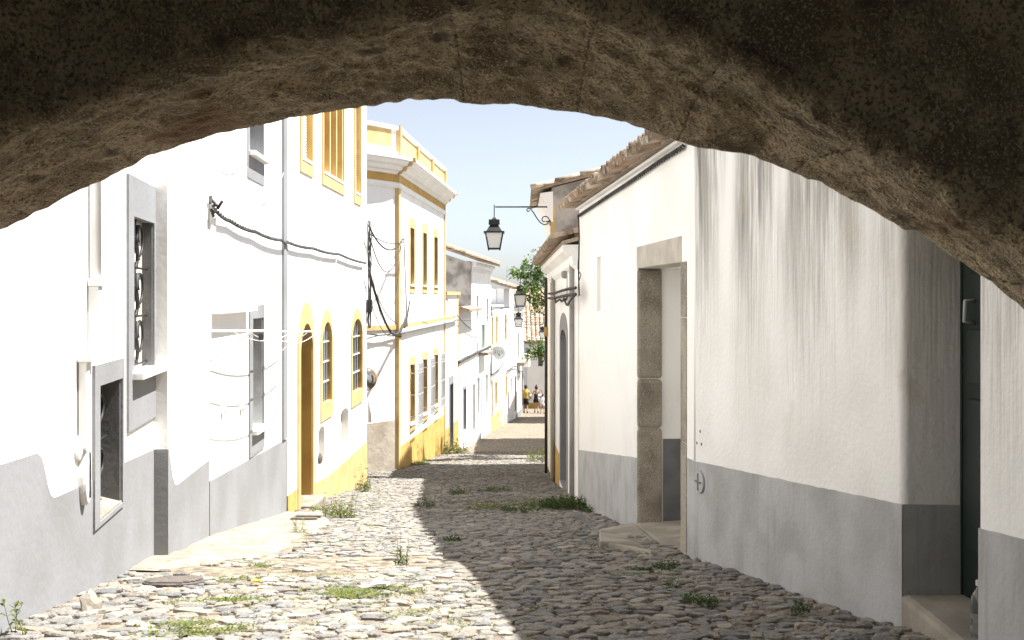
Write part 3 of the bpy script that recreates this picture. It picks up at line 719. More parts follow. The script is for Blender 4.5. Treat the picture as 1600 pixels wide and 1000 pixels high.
a = f1.uv(717, 478); MB().hexa([f1.P(0, -.55, 0), f1.P(f1.L*1.0, -.55, 0), f1.P(f1.L, -.62, .42), f1.P(0, -.62, .42), f1.P(0, -.42, 0), f1.P(f1.L, -.42, 0), f1.P(f1.L, -.52, .42), f1.P(0, -.52, .42)]).build('tiled_ledge', TILE, hF1)
MB().obox(f1, 0, f1.L, -.9, -.45, -6, -.01).build('upper_wall', SHADE_WHITE, hF1)
MB().obox(f1, 0, f1.L, -7.2, -5.2, -.05, .012).build('dado', WHITE_R, hF1)
hF = thing('house', 'tall white house with bare cement gable and green shuttered window', 'house', (*fF.P(fF.L/2, 0, -1).xy, -6.5))
simple(fF, hF, [('window', 744, 746.5, 462, 500, (.07, .07, .1, .08), WHITE, GREYDOOR), ('window', 760, 762.5, 466, 505, (.07, .07, .1, .08), WHITE, GREYDOOR),
                ('balcony_door', 752.5, 757, 507, 545, (.2, .12, .12, .0), WHITE, SHUT), ('window', 744, 746, 535, 552, S0, WHITE, GREYDOOR),
                ('door', 738.5, 741.5, 600, 693, S0, WHITE, GREYDOOR), ('window', 745, 749, 590, 650, S0, WHITE, PANE_L), ('door', 751.5, 753, 592, 676, S0, WHITE, DARKWOOD), ('window', 758, 762, 585, 634, S0, WHITE, PANE_L)],
       -7.6, 1.35, depth=7)
zt_ = 1.35
MB().prism([fF.P(-.003, -7.6, -.02), fF.P(-.003, -7.6, -7), fF.P(-.003, 3.6, -7), fF.P(-.003, 1.30, -.02)], [fF.P(-.06, -7.6, -.02), fF.P(-.06, -7.6, -7), fF.P(-.06, 3.6, -7), fF.P(-.06, 1.30, -.02)]).build('gable', CEMENT, hF)
MB().prism([fF.P(.0, z, o) for o, z in [(.0, .95), (.06, 1.0), (.07, 1.12), (.18, 1.2), (.20, 1.34), (-.2, 1.38), (-.2, .95)]], [fF.P(fF.L, z, o) for o, z in [(.0, .95), (.06, 1.0), (.07, 1.12), (.18, 1.2), (.20, 1.34), (-.2, 1.38), (-.2, .95)]]).build('cornice', SHADE_WHITE, hF)
tile_roof(hF, fF, -.15, fF.L+.1, 1.42, .42, R(19), 7.2)
a = fF.uv(750, 548); MB().obox(fF, a[0]-.5, a[0]+1.6, a[1]-.18, a[1]-.05, 0, .4).build('balcony', CONC, hF)
MB().obox(fF, .0, fF.L, -7.6, -5.55, -.05, .012).build('dado', GREY, hF)
hG = thing('house', 'white house with peach dado carrying the satellite dish', 'house', (*fG.P(fG.L/2, 0, -1).xy, -6.9))
simple(fG, hG, [('window', 768.3, 769.8, 496, 538, S0, OCHRE_L, CREAM), ('window', 775, 777, 495, 535, S0, OCHRE_L, CREAM),
                ('door', 767.8, 769.2, 595, 668, (.03, .08, .1, 0), OCHRE_L, BROWN), ('window', 773.5, 776, 598, 632, (.08, .1, .14, .14), OCHRE_L, CREAM), ('door', 780.5, 782, 590, 655, S0, WHITE, PANE_L)], -8, -.6, depth=6)
MB().obox(fG, .02, fG.L-.7, -8, -5.75, -.05, .012).build('dado', OCHRE_L, hG)
MB().obox(fG, -.02, fG.L, -.6, -.5, -6, .06).build('coping', WHITE, hG)
hH = thing('house', 'white house with shaded gable and red tiled eave at the street bend', 'house', (*fH.P(fH.L/2, 0, -1).xy, -7.2))
simple(fH, hH, [('window', 789, 791, 492, 530, S0, OCHRE_L, PANE_L), ('window', 798, 799.3, 515, 540, S0, WHITE, PANE_L),
                ('door', 788, 789.2, 593, 648, S0, WHITE, DARKWOOD), ('window', 790.5, 792, 588, 618, (.08, .08, .12, .1), OCHRE_L, CREAM), ('door', 794, 795, 596, 645, S0, WHITE, BLUECLOTH), ('window', 798, 800.5, 590, 618, S0, WHITE, PANE_L)], -8.3, .35, mat=SHADE_WHITE, depth=6)
MB().prism([fH.P(-.003, -8, -.39), fH.P(-.003, -8, -6), fH.P(-.003, 1.9, -6), fH.P(-.003, .3, -.39)], [fH.P(-.06, -8, -.39), fH.P(-.06, -8, -6), fH.P(-.06, 1.9, -6), fH.P(-.06, .3, -.39)]).build('gable', SHADE_WHITE, hH)
tile_roof(hH, fH, -.3, fH.L*.55, .40, .5, R(17), 6)
for k in range(3):
    p_ = fH.P(fH.L*(.6+.15*k), 0, -.2); MB().box(p_.x-.05, p_.x+.05, p_.y-.05, p_.y+.05, -.5, .22).build('terrace_post', DARKWOOD, hH)
MB().obox(fH, 0, .9, -8, -6.0, -.05, .012).build('dado', OCHRE_L, hH)
hI = thing('house', 'farthest white house on the left with green balcony shutter and air conditioner', 'house', (*fI.P(fI.L/2, 0, -1).xy, -7.6))
simple(fI, hI, [('window', 804.5, 805.8, 512, 545, S0, WHITE, PANE_L), ('balcony_door', 809, 811, 520, 562, S0, WHITE, SHUT), ('window', 813.5, 815, 510, 540, S0, WHITE, PANE_L),
                ('door', 804, 806, 588, 642, (.1, .1, .1, 0), CREAM, DARKWOOD), ('window', 809.5, 811.3, 586, 614, S0, WHITE, PANE_L), ('door', 814.5, 816.5, 590, 646, (.1, .1, .1, 0), CREAM, DARKWOOD)], -8.6, -1.2, depth=6)
MB().obox(fI, -.02, fI.L+.05, -1.2, -1.05, -6, .08).build('roof', ROOFBED, hI)
a = fI.uv(808, 566); MB().obox(fI, a[0]-.3, a[0]+2.2, a[1]-.2, a[1], 0, .45).build('balcony', CONC, hI)
a = fI.uv(815.5, 556); MB().obox(fI, a[0]-.1, a[0]+.9, a[1]-.7, a[1]+.1, .05, .45).build('air_conditioner', PVC, hI, bevel=.02)
MB().obox(fI, 1.0, fI.L, -8.6, -7.0, -.05, .012).build('dado', GREY_L, hI)
# satellite dish with its lettering
dish = thing('satellite_dish', 'round white satellite dish lettered NOS on the house wall', 'satellite dish', fG.P(.5, fG.Z(770, 560), 0))
dc = Vector((*PT(778, 46.2), 0)); dc.z = -(552-HY)/F*46.2; dn = Vector((.12, -1, .18)).normalized()
de = Vector((1, .12, 0)).normalized(); dg = dn.cross(de).normalized(); dg = dg if dg.z > 0 else -dg
rings = []
for rr, dep in ((.02, .10), (.15, .094), (.25, .07), (.32, .03), (.345, 0), (.345, -.02), (.30, .05), (.1, .12)):
    rings.append([dc-dn*dep+(de*math.cos(2*math.pi*k/24)+dg*math.sin(2*math.pi*k/24))*rr for k in range(24)])
MB().loft(rings).build('reflector', DISH, dish, smooth=True)
MB().tube([dc-dg*.33, dc+dn*.30-dg*.12+de*.03], .012, 6).build('feed_arm', GREYIRON, dish)
q = dc+dn*.30-dg*.12+de*.03; MB().tube([q, q-dn*.12+dg*.04], .035, 8).build('receiver', IRON, dish)
MB().tube([dc-dn*.1, dc-dn*.25-de*.1, fG.P(.25, dc.z-.05, 0)], .025, 6).build('mount', GREYIRON, dish)
def letters(txt, size, origin, ex, ey, mat, parent, name='lettering'):
    cu = bpy.data.curves.new('txt', 'FONT'); cu.body = txt; cu.size = size; cu.align_x = 'CENTER'; cu.align_y = 'CENTER'; cu.extrude = .002; cu.space_character = 1.35
    ob = bpy.data.objects.new('txt', cu); col.objects.link(ob); bpy.context.view_layer.update()
    me = bpy.data.meshes.new_from_object(ob.evaluated_get(bpy.context.evaluated_depsgraph_get())); bpy.data.objects.remove(ob)
    me.name = name; b_ = root_loc(parent); ez = ex.cross(ey)
    for v in me.vertices: v.co = Vector(origin)+ex*v.co.x+ey*v.co.y+ez*v.co.z-b_
    me.materials.clear(); me.materials.append(mat); o = bpy.data.objects.new(name, me); return link(o, parent)
letters('NOS', .20, dc+dn*.012+dg*.05, de, dg, PRINT, dish)

# --- end of the street: houses closing the view
def facing(name, label, x0, x1, y0, D, zb, ztop, mat, roofmat=TILE, ridge=1.2, roofdepth=3, cat='house'):
    h = thing(name, label, cat, ((x0+x1)/2, D, zb)); fr = Frame((x0, D), (x1, D), 1); return h, fr
hJ, fJ = facing('house', 'white house closing the end of the street with ochre dado', 1.05, 6.0, 0, 68.5, -7.9, -3.5, WHITE)
u0 = (830-800)/F*68.5
opening(fJ, hJ, 'window', .75, 1.05, -4.9, -3.9, S0, WHITE, depth=.12, pane=PANE)
opening(fJ, hJ, 'window', 2.05-.75+.0, 1.75, -6.9, -6.1, (.1, .1, .1, .1), OCHRE_L, depth=.12, pane=CREAM)
wall(fJ, hJ, [(0, -9), (fJ.L, -9), (fJ.L, -3.3), (0, -3.3)], WHITE_R); body(fJ, hJ, 0, fJ.L, -9, -3.3, 5, WHITE)
MB().obox(fJ, 0, fJ.L, -9, -7.4, -.05, .014).build('dado', OCHRE, hJ)
tile_roof(hJ, fJ, -.2, fJ.L+.2, -3.25, .3, R(24), 5.0, pitch=.3)
hK, fK = facing('house', 'far house with white gable below a big red brown tiled roof', 0.6, 9.0, 0, 84, -8, -1.9, WHITE)
wall(fK, hK, [(0, -9), (fK.L, -9), (fK.L, -2.3), (0, -2.3)], SHADE_WHITE); body(fK, hK, 0, fK.L, -9, -2.3, 8, WHITE)
tile_roof(hK, fK, -.3, fK.L+.3, -2.25, .3, R(26), 6.4, pitch=.34)
MB().obox(fK, 1.4, 2.0, -.2, .15, -5.6, -5.0).build('chimney', BRICK, hK)
MB().prism([fK.P(.3, -3.2, .9), fK.P(3.2, -3.2, .9), fK.P(3.2, -1.5, .9)], [fK.P(.3, -3.2, .2), fK.P(3.2, -3.2, .2), fK.P(3.2, -1.5, .2)]).build('side_gable', SHADE_WHITE, hK)
hL, fL_ = facing('house', 'small white far house with brick parapet and flat pale roof', -1.0, .95, 0, 74, -9, -.9, WHITE)
wall(fL_, hL, [(0, -10), (fL_.L, -10), (fL_.L, -1.15), (0, -1.15)], SHADE_WHITE); body(fL_, hL, 0, fL_.L, -10, -1.15, 5, WHITE)
MB().obox(fL_, .1, .9, -1.15, -.72, -.5, .02).build('brick_parapet', BRICK, hL)
MB().obox(fL_, 1.1, 1.9, -1.15, -.60, -.7, .01).build('stair_hood', WHITE, hL)
MB().obox(fL_, .0, .95, -.72, -.6, -.6, .06).build('coping', PVC, hL)
tile_roof(hL, fL_, 0, .9, -2.2, .6, R(20), 1.0, pitch=.3, name='porch_roof')
# rooftop aerial
an = thing('rooftop_aerial', 'thin television aerial standing on a far red tiled roof', 'aerial', (*PT(792, 53), .9))
pA = Vector((*PT(792, 53), .5)); MB().tube([pA, pA+Vector((0, 0, 1.0))], .015, 5).build('mast', GREYIRON, an)
MB().tube([pA+Vector((-.35, 0, .98)), pA+Vector((.32, 0, .98))], .012, 5).build('boom', GREYIRON, an)
for k in range(6):
    q = pA+Vector((-.33+.12*k, 0, .98)); MB().tube([q+Vector((0, -.2, 0)), q+Vector((0, .2, 0))], .008, 4).build('element', GREYIRON, an)

# ------------------------------------------------------------------ right side
F0 = Frame((2.16, -6), (2.158, 4.6), -1)
F1 = Frame(PT(1410, 5.45), PT(1085, 8.4), -1)
F2 = Frame(PT(1085, 8.4), PT(905, 15.8), -1)
F3 = Frame(PT(903, 15.8), PT(862, 22.5), -1)
F4 = Frame(PT(862, 22.5), PT(854.5, 27), -1)
hR = thing('house', 'white corner house at right with grey dado, granite doorway and tiled eave', 'house', (1.9, 8, -2.4))
top0, top1 = 2.6, 1.62
# near wall, street wall with rounded corner to the doorway wall
def rounded(polys, corners, mat, name, thick, rad):
    """join slabs of neighbouring frames; round the vertical edges near the given corner points"""
    bm = bmesh.new(); b_ = root_loc(hR)
    mb = MB()
    for fr, poly, hol, o1 in polys:
        loops = [poly]+(hol or []); flat = [p for l in loops for p in l]
        tris = tessellate_polygon([[Vector((p[0], p[1], 0)) for p in l] for l in loops])
        mb.add([fr.P(p[0], p[1], o1) for p in flat], [tuple(t) for t in tris])
        k = 0
        for l in loops[1:]:
            m = len(l); mb.add([fr.P(p[0], p[1], o1) for p in l]+[fr.P(p[0], p[1], o1-thick) for p in l], [(i, (i+1) % m, m+(i+1) % m, m+i) for i in range(m)])
    me = bpy.data.meshes.new(name); me.from_pydata([(v[0]-b_.x, v[1]-b_.y, v[2]-b_.z) for v in mb.v], [], mb.f)
    bm.from_mesh(me); bmesh.ops.remove_doubles(bm, verts=bm.verts, dist=.0006)
    ed = []
    for e_ in bm.edges:
        m_ = (e_.verts[0].co+e_.verts[1].co)/2+b_
        if abs(e_.verts[0].co.x-e_.verts[1].co.x) < .002 and abs(e_.verts[0].co.y-e_.verts[1].co.y) < .002 and any((m_.xy-c).length < .012 for c in corners): ed.append(e_)
    bmesh.ops.recalc_face_normals(bm, faces=bm.faces)
    if ed: bmesh.ops.bevel(bm, geom=ed, offset=rad, segments=5, affect='EDGES', profile=.5)
    bm.to_mesh(me); bm.free(); me.materials.append(mat); o = bpy.data.objects.new(name, me); link(o, hR); return o
cr = PT(1085, 8.4); ca = PT(1410, 5.45)
FR = Frame((ca.x, ca.y), (ca.x+.36, ca.y-.02), -1)        # far reveal of the recessed door, seen from the front
FR.n = Vector((0, -1))
zd = lambda fr, lst: pts(fr, lst)
def wob(a, b, n, amp=.003, sd=0):
    return [(a[0]+(b[0]-a[0])*i/n, a[1]+(b[1]-a[1])*i/n+(0 if i in (0, n) else amp*noise.noise(Vector((i*.37+sd*9.1, sd, 0)))*2)) for i in range(n+1)]
d1 = pts(F1, [(1408, 787), (1250, 755), (1085, 720)]); d2 = pts(F2, [(1078, 718), (992, 712), (905, 703)])
# doorway in F2
u_n, u_f = F2.U(1065), F2.U(996); zl = F2.Z(1030, 414)
door_hole = [(u_n, -2.35), (u_f, -2.56), (u_f, zl), (u_n, zl)]
niche = [(F2.U(938.5), F2.Z(936, 486)), (F2.U(933), F2.Z(936, 486)), (F2.U(933), F2.Z(936, 401)), (F2.U(938.5), F2.Z(936, 401))]
zc_r = d1[0][1]
wl1 = rounded([(F1, [(0, -3), (F1.L, -3), (F1.L, top1), (0, top1+.75)], None, 0), (FR, [(0, -3), (.36, -3), (.36, top1+.75), (0, top1+.75)], None, 0),
               (F2, [(0, -3)]+[(F2.L, -4), (F2.L, 1.27), (0, top1)], None, 0)][:2], [ca], WHITE_S, 'wall', .3, .035)
wl1['label'] = 'stained white wall with dark rain streaks'
wl2 = rounded([(F2, [(0, -3.2), (F2.L, -4), (F2.L, 1.37), (0, 1.37)], [door_hole, niche], 0)], [], WHITE_R, 'wall', .9, .03)
MB().tube([Vector((cr.x+.037, cr.y+.0, d1[2][1])), Vector((cr.x+.037, cr.y, 1.5))], .042, 16).build('rounded_corner', WHITE_R, hR, smooth=True)
MB().tube([Vector((cr.x+.037, cr.y+.0, -3.1)), Vector((cr.x+.037, cr.y, d1[2][1]))], .0455, 16).build('rounded_corner_dado', GREY, hR, smooth=True)
MB().slab(F2, exp(niche, .01), None, -.14, -.10).build('niche_back', WHITE_R, hR)
MB().obox(F0, 0, F0.L, -3, top0, -.36, 0).build('wall', WHITE_S, hR, bevel=.015)
zz = pts(F0, [(1600, 843), (1530, 825)])
sl_ = (zz[1][1]-zz[0][1])/(zz[1][0]-zz[0][0])
MB().slab(F0, [(0, -3), (F0.L+.001, -3), *wob((F0.L+.001, zz[1][1]), (0, zz[1][1]-sl_*F0.L), 150, sd=4)], None, -.362, .004).build('dado', GREY, hR)
dd1 = rounded([(F1, [(0, -3), (F1.L-.0, -3), *wob((F1.L, d1[2][1]), d1[1], 30, sd=1), *wob(d1[1], (0, d1[0][1]), 30, sd=2)[1:]], None, .004), (FR, [(.0, -3), (.358, -3), (.358, d1[0][1]), (0, d1[0][1])], None, .004)], [], GREY, 'dado', .3, .03)
MB().slab(F2, [(0, -3), (u_n-.22, -3), (u_n-.22, d2[0][1]), (0, d1[2][1])], None, -.02, .005).build('dado', GREY, hR)
MB().slab(F2, [(u_f+.02, -3.2), (F2.L, -4), *wob((F2.L, d2[2][1]), (u_f+.02, d2[1][1]), 50, sd=3)], None, -.02, .005).build('dado', GREY, hR)
# backs, roof
MB().prism([Vector((x, y, -3.5)) for x, y in ((2.52, 5.8), (2.3, 8.6), (2.05, 15.8), (7, 15.8), (7, 5.8))], [Vector((x, y, 1.2)) for x, y in ((2.52, 5.8), (2.3, 8.6), (2.05, 15.8), (7, 15.8), (7, 5.8))]).build('rear_walls', WHITE, hR)
MB().prism([F2.P(F2.L, -4, -.001), F2.P(F2.L, -4, -6), F2.P(F2.L, 1.36, -6), F2.P(F2.L, 1.36, -.001)], [F2.P(F2.L-.3, -4, -.001), F2.P(F2.L-.3, -4, -6), F2.P(F2.L-.3, 1.36, -6), F2.P(F2.L-.3, 1.36, -.001)]).build('end_wall', WHITE_R, hR)
slope = R(9); run = 6.0; c_ = math.cos(slope)*run; zt_ = 1.44+math.sin(slope)*run
rf = MB().hexa([F2.P(-.1, 1.38, .12), F2.P(F2.L+.12, 1.38, .12), F2.P(F2.L+.12, zt_-.1, .12-c_), F2.P(-.1, zt_-.1, .12-c_), F2.P(-.1, 1.44, .12), F2.P(F2.L+.12, 1.44, .12), F2.P(F2.L+.12, zt_-.04, .12-c_), F2.P(-.1, zt_-.04, .12-c_)]).build('roof', ROOFBED, hR)
eave(F2, hR, rf, -.05, F2.L+.1, 1.385, .33, slope, rows=2, pitch=.19, s=.82)
MB().obox(F2, 0, F2.L, 1.345, 1.385, -.05, .06).build('eave_moulding', WHITE_R, hR, bevel=.02)
MB().prism([F1.P(-.1, top1+.78, .03), F1.P(F1.L, top1, .03), F1.P(F1.L, top1, -4), F1.P(-.1, top1+.78, -4)], [F1.P(-.1, top1+.9, .03), F1.P(F1.L, top1+.12, .03), F1.P(F1.L, top1+.12, -4), F1.P(-.1, top1+.9, -4)]).build('coping', ROOFBED, hR)
MB().box(2.165, 6, -6, 4.6, top0, top0+.1).build('roof', TILE_FAR, hR)
MB().box(2.53, 6, -6, 5.8, -3, top0-.01).build('rear_walls', WHITE, hR)
MB().box(2.14, 2.53, 4.6, 5.8, 1.3, top0-.01).build('door_head', WHITE_S, hR)
# granite doorway
dw = MB().obox(F2, u_n-.02, u_f+.02, -3, zl+.02, -.92, -.88).build('doorway', DARKWOOD, hR); dw['label'] = 'deep doorway framed in granite'
MB().obox(F2, u_n-.01, u_f+.015, zl-.006, F2.Z(1030, 377), -.3, .008).build('lintel', LINTEL, dw, bevel=.012)
zj = [-2.65, F2.Z(996, 669), F2.Z(996, 592), zl-.003]
for k in range(3):
    dx = (.0, .012, .004)[k]
    MB().obox(F2, u_f-.03-dx, u_f+.03, zj[k]+.006, zj[k+1]-.004, -.27, .006).build('jamb_stone', GRANITE, dw, bevel=.035)
for k, (za, zb_) in enumerate(((-2.55, -1.3), (-1.294, -.2), (-.194, zl-.003))):
    MB().obox(F2, u_n-.2, u_n+.006, za, zb_, -.3, .009).build('jamb_stone', GRANITE, dw, bevel=.005)
zdk = F2.Z(1030, 712)
MB().obox(F2, u_f-.012, u_f+.02, -2.7, zdk, -.88, -.285).build('reveal_dado', GREYDOOR, dw)
MB().obox(F2, u_n, u_f, zl-.01, zl+.02, -.88, -.3).build('soffit', WHITE_R, dw)
# threshold ramp
def slabstone(corners, th, name, mat, parent=None, bev=.02):
    a = [Vector(p) for p in corners]; b_ = [p-Vector((0, 0, th)) for p in a]
    return MB().prism(b_, a).build(name, mat, parent, bevel=bev)
th = thing('threshold_ramp', 'worn stone threshold ramp in front of the granite doorway', 'step', (1.2, 9.9, -2.6))
def zset(v, z): return Vector((v.x, v.y, z))
zi_f, zi_n = -2.47, -2.27
slabstone([zset(F2.P(u_n+.02, 0, -.9), zi_n+.02), zset(F2.P(u_f-.035, 0, -.9), zi_f+.02), zset(F2.P(u_f-.035, 0, .03), zi_f-.02), zset(F2.P(u_n+.02, 0, .03), zi_n-.05)], .35, 'slab', SLAB, th)
slabstone([zset(F2.P(u_n+.55, 0, .035), zi_n-.12), zset(F2.P(u_f+.02, 0, .035), zi_f-.03), zset(F2.P(u_f+.05, 0, .42), gz(.9, 11.0)+.05), zset(F2.P(u_n+.75, 0, .62), gz(.8, 9.4)+.04)], .3, 'slab', SLAB, th)
slabstone([zset(F2.P(u_n-.1, 0, .012), zi_n-.05), zset(F2.P(u_n+.53, 0, .035), zi_n-.13), zset(F2.P(u_n+.72, 0, .55), gz(.85, 9.4)+.035), zset(F2.P(u_n-.1, 0, .30), gz(1.2, 8.7)+.04)], .3, 'slab', SLAB, th)
# green door in the recess
FDr = Frame((2.47, 4.3), (2.45, 5.45), -1)
zs = -1.63
gd = MB().obox(FDr, 0, FDr.L-.03, zs, 1.2, -.05, 0).build('door', GREEN, hR); gd['label'] = 'dark green panelled door in deep recess'
for (za, zb_) in ((-1.35, -.55), (-.47, -.18), (.12, .95)):
    for (ua_, ub_) in ((.12, .5), (.62, 1.02)):
        o_ = MB().obox(FDr, ua_, ub_, za, zb_, -.01, .022).build('panel', GREEN, gd, bevel=.012)
MB().obox(FDr, FDr.L-.035, FDr.L+.0, zs, 1.2, -.06, .006).build('frame_post', GREEN, gd)
hz = FDr
def dpt(px, py, o): 
    u_, z_ = FDr.uv(px, py, o); return FDr.P(u_, z_, o)
uh = FDr.L-.17
p = MB(); p.tube([FDr.P(uh, 0.0-.03, .0), FDr.P(uh, -.03, .05), FDr.P(uh, -.14, .055), FDr.P(uh, -.15, .0)], .011, 8); p.build('pull_handle', GREYIRON, gd, smooth=True)
p = MB(); disc(p, FDr.P(uh, -.36, 0), Vector((FDr.n.x, FDr.n.y, 0)), .022, .008, 12); p.build('keyhole_plate', M('brass', (.45, .3, .1), rough=.35, metal=1, bump=0), gd)
st = slabstone([Vector((2.10, 4.56, zs+.003)), Vector((2.50, 4.56, zs+.003)), Vector((2.50, 5.44, zs+.003)), Vector((2.115, 5.44, zs+.003))], .5, 'doorstep', SLAB, hR, .035)
# meter cover and three holes
a = F1.uv(1091, 745); p = MB(); disc(p, F1.P(a[0]-.06, a[1]-.03, .003), Vector((F1.n.x, F1.n.y, 0)), .095, .02, 20, .004); o_ = p.build('meter_cover', GREY, hR)
p = MB(); uu, zz_ = a[0]-.06, a[1]-.03; p.obox(F1, uu-.06, uu+.06, zz_-.008, zz_+.008, .02, .034); p.obox(F1, uu-.008, uu+.008, zz_-.07, zz_+.07, .02, .033); p.build('cover_cross', GREYDOOR, o_)
for px, py in ((1094, 674), (1089, 692), (1096, 694)):
    a = F1.uv(px, py); p = MB(); disc(p, F1.P(a[0], a[1], -.004), Vector((F1.n.x, F1.n.y, 0)), .014, .006, 8); p.build('wall_hole', RUST, hR)

# --- R3 low house with arched door
h3 = thing('house', 'low white house with grey arched door beyond the granite doorway', 'house', (1.2, 19, -3.8))
u0, u1 = F3.U(886), F3.U(876.5); z1 = F3.Z(881, 515); z0 = F3.Z(881, 762)
opening(F3, h3, 'door', u0, u1, z0, z1, (.2, .2, .32, 0), GREY_L, rise=.22, srise=.4, depth=.2, pane=GREYDOOR, proud=.015)
u0y, u1y = F3.U(865.5), F3.U(862.5)
wall(F3, h3, [(0, -5.2), (F3.L, -5.2), (F3.L, .62), (0, .78)], WHITE_R); body(F3, h3, 0, F3.L, -5.2, .62, 6, WHITE)
MB().obox(F3, F3.U(874)+0, F3.L, -5.2, F3.Z(870, 700), -.01, .01).build('dado', OCHRE, h3)
o_ = MB().obox(F3, F3.L-1.2, F3.L-.3, -4.3, F3.Z(864, 575), -.01, .03).build('side_door', OCHRE, h3); MB().obox(F3, F3.L-1.05, F3.L-.45, -4.3, F3.Z(864, 590), .03, .035).build('door_leaf', BROWN, o_)
for px, zt2 in ((868, .5), (898, .7)):
    u = F3.U(px); MB().tube([F3.P(u, -4.0, .05), F3.P(u, zt2, .05)], .04, 8).build('downpipe', GREYPIPE, h3, smooth=True)
MB().prism([F3.P(0, z, o) for o, z in [(0, .42), (.08, .5), (.10, .62), (.24, .70), (.24, .8), (-.2, .8), (-.2, .42)]], [F3.P(F3.L, z-.16, o) for o, z in [(0, .42), (.08, .5), (.10, .62), (.24, .70), (.24, .8), (-.2, .8), (-.2, .42)]]).build('cornice', WHITE_R, h3)
sl3 = R(14); c3 = math.cos(sl3)*5.5
rf3 = MB().hexa([F3.P(-.02, .80, .25), F3.P(F3.L, .64, .25), F3.P(F3.L, .64+math.sin(sl3)*5.5, .25-c3), F3.P(-.02, .8+math.sin(sl3)*5.5, .25-c3),
                 F3.P(-.02, .86, .25), F3.P(F3.L, .70, .25), F3.P(F3.L, .70+math.sin(sl3)*5.5, .25-c3), F3.P(-.02, .86+math.sin(sl3)*5.5, .25-c3)]).build('roof', ROOFBED, h3)
up = Vector((0, 0, 1)); n3 = Vector((F3.n.x, F3.n.y, 0)); rn = random.Random(5)
for i in range(30):
    u = .08+i*.22; zz_ = .86-.16*u/F3.L
    xd = -n3*math.cos(sl3)+up*math.sin(sl3)+Vector((0, rn.uniform(-.03, .03), rn.uniform(-.02, .02)))
    for r_ in range(2): put_tile(rf3, F3.P(u, zz_+.03+r_*.09, .42-.36*r_), xd, up)
    put_tile(rf3, F3.P(u+.11, zz_+.035, .46), xd, up, True)
# --- R4 tall house with cement gable
h4 = thing('house', 'taller house with patchy bare cement gable and ochre corner strip', 'house', (3, 24.5, -4.5))
F4g = Frame(F4.P(0, 0, 0).xy, (F4.P(0, 0, 0).xy+Vector((6, 0))), 1); F4g.n = Vector((0, -1)); GP = .03
zE = 2.35; gs = .26
wall(F4, h4, [(0, -5.6), (F4.L, -5.6), (F4.L, zE-.12), (0, zE-.12)], WHITE_R)
MB().prism([F4g.P(-.004, -5.6, GP), F4g.P(6, -5.6, GP), F4g.P(6, zE+gs*3.3, GP), F4g.P(4.2, zE+.07+gs*4.2, GP), F4g.P(-.004, zE+.07, GP)], [F4g.P(.4, -5.6, -4.4), F4g.P(6, -5.6, -4.4), F4g.P(6, zE+gs*3.3, -4.4), F4g.P(4.2, zE+.07+gs*4.2, -4.4), F4g.P(.4, zE-.1, -4.4)]).build('gable', CEMENT, h4)
MB().obox(F4, -.036, .22, -5.6, zE-.3, -.08, .025).build('corner_strip', OCHRE_L, h4)
MB().prism([F4.P(-.04, z, o) for o, z in [(.0, 1.65), (.07, 1.75), (.10, 2.0), (.24, 2.2), (.26, 2.3), (-.03, 2.34), (-.03, 1.65)]], [F4.P(F4.L, z, o) for o, z in [(.0, 1.65), (.07, 1.75), (.10, 2.0), (.24, 2.2), (.26, 2.3), (-.03, 2.34), (-.03, 1.65)]]).build('cornice', WHITE_R, h4)
rf4 = MB().hexa([F4.P(-.1, zE-.02, .44), F4.P(F4.L, zE-.02, .44), F4.P(F4.L, zE+gs*4.3, -3.9), F4.P(-.1, zE+gs*4.3, -3.9), F4.P(-.1, zE+.04, .44), F4.P(F4.L, zE+.04, .44), F4.P(F4.L, zE+.06+gs*4.3, -3.9), F4.P(-.1, zE+.06+gs*4.3, -3.9)]).build('roof', ROOFBED, h4)
n4 = Vector((F4.n.x, F4.n.y, 0)); xd4 = (-n4+up*gs*1.0).normalized()
BIG = tile_mesh('roof_tile_verge', .10, .125, .62)
for j in range(8): put_tile(rf4, F4.P(-.06, zE+.02+gs*.56*j, .46-.56*j), xd4+Vector((0, rn.uniform(-.03, .03), rn.uniform(-.015, .015))), up, me=BIG)
for i in range(1, 20):
    for j in range(2): put_tile(rf4, F4.P(i*.22, zE+.03+gs*.36*j, .44-.36*j), xd4, up)
    put_tile(rf4, F4.P(i*.22-.11, zE+.03, .47), xd4, up, True)
# --- hidden-side neighbours further on, seen by their shadows on the street
h5 = thing('house', 'white house with yard on the right beyond the tall cement gable', 'house', (4, 35, -6))
F5 = Frame((1.9, 32), (2.2, 43), -1); wall(F5, h5, [(0, -7), (F5.L, -7), (F5.L, .2), (0, .2)], WHITE); body(F5, h5, 0, F5.L, -7, .2, 5, WHITE); tile_roof(h5, F5, -.1, F5.L, .25, .35, R(16), 5)
h6 = thing('house', 'white house on the right just before the street bends', 'house', (5, 57, -7.4))
F6 = Frame((2.75, 54), (2.95, 59.5), -1); wall(F6, h6, [(0, -9), (F6.L, -9), (F6.L, -1.2), (0, -1.2)], WHITE); body(F6, h6, 0, F6.L, -9, -1.2, 5, WHITE); tile_roof(h6, F6, -.1, F6.L, -1.15, .3, R(16), 5)

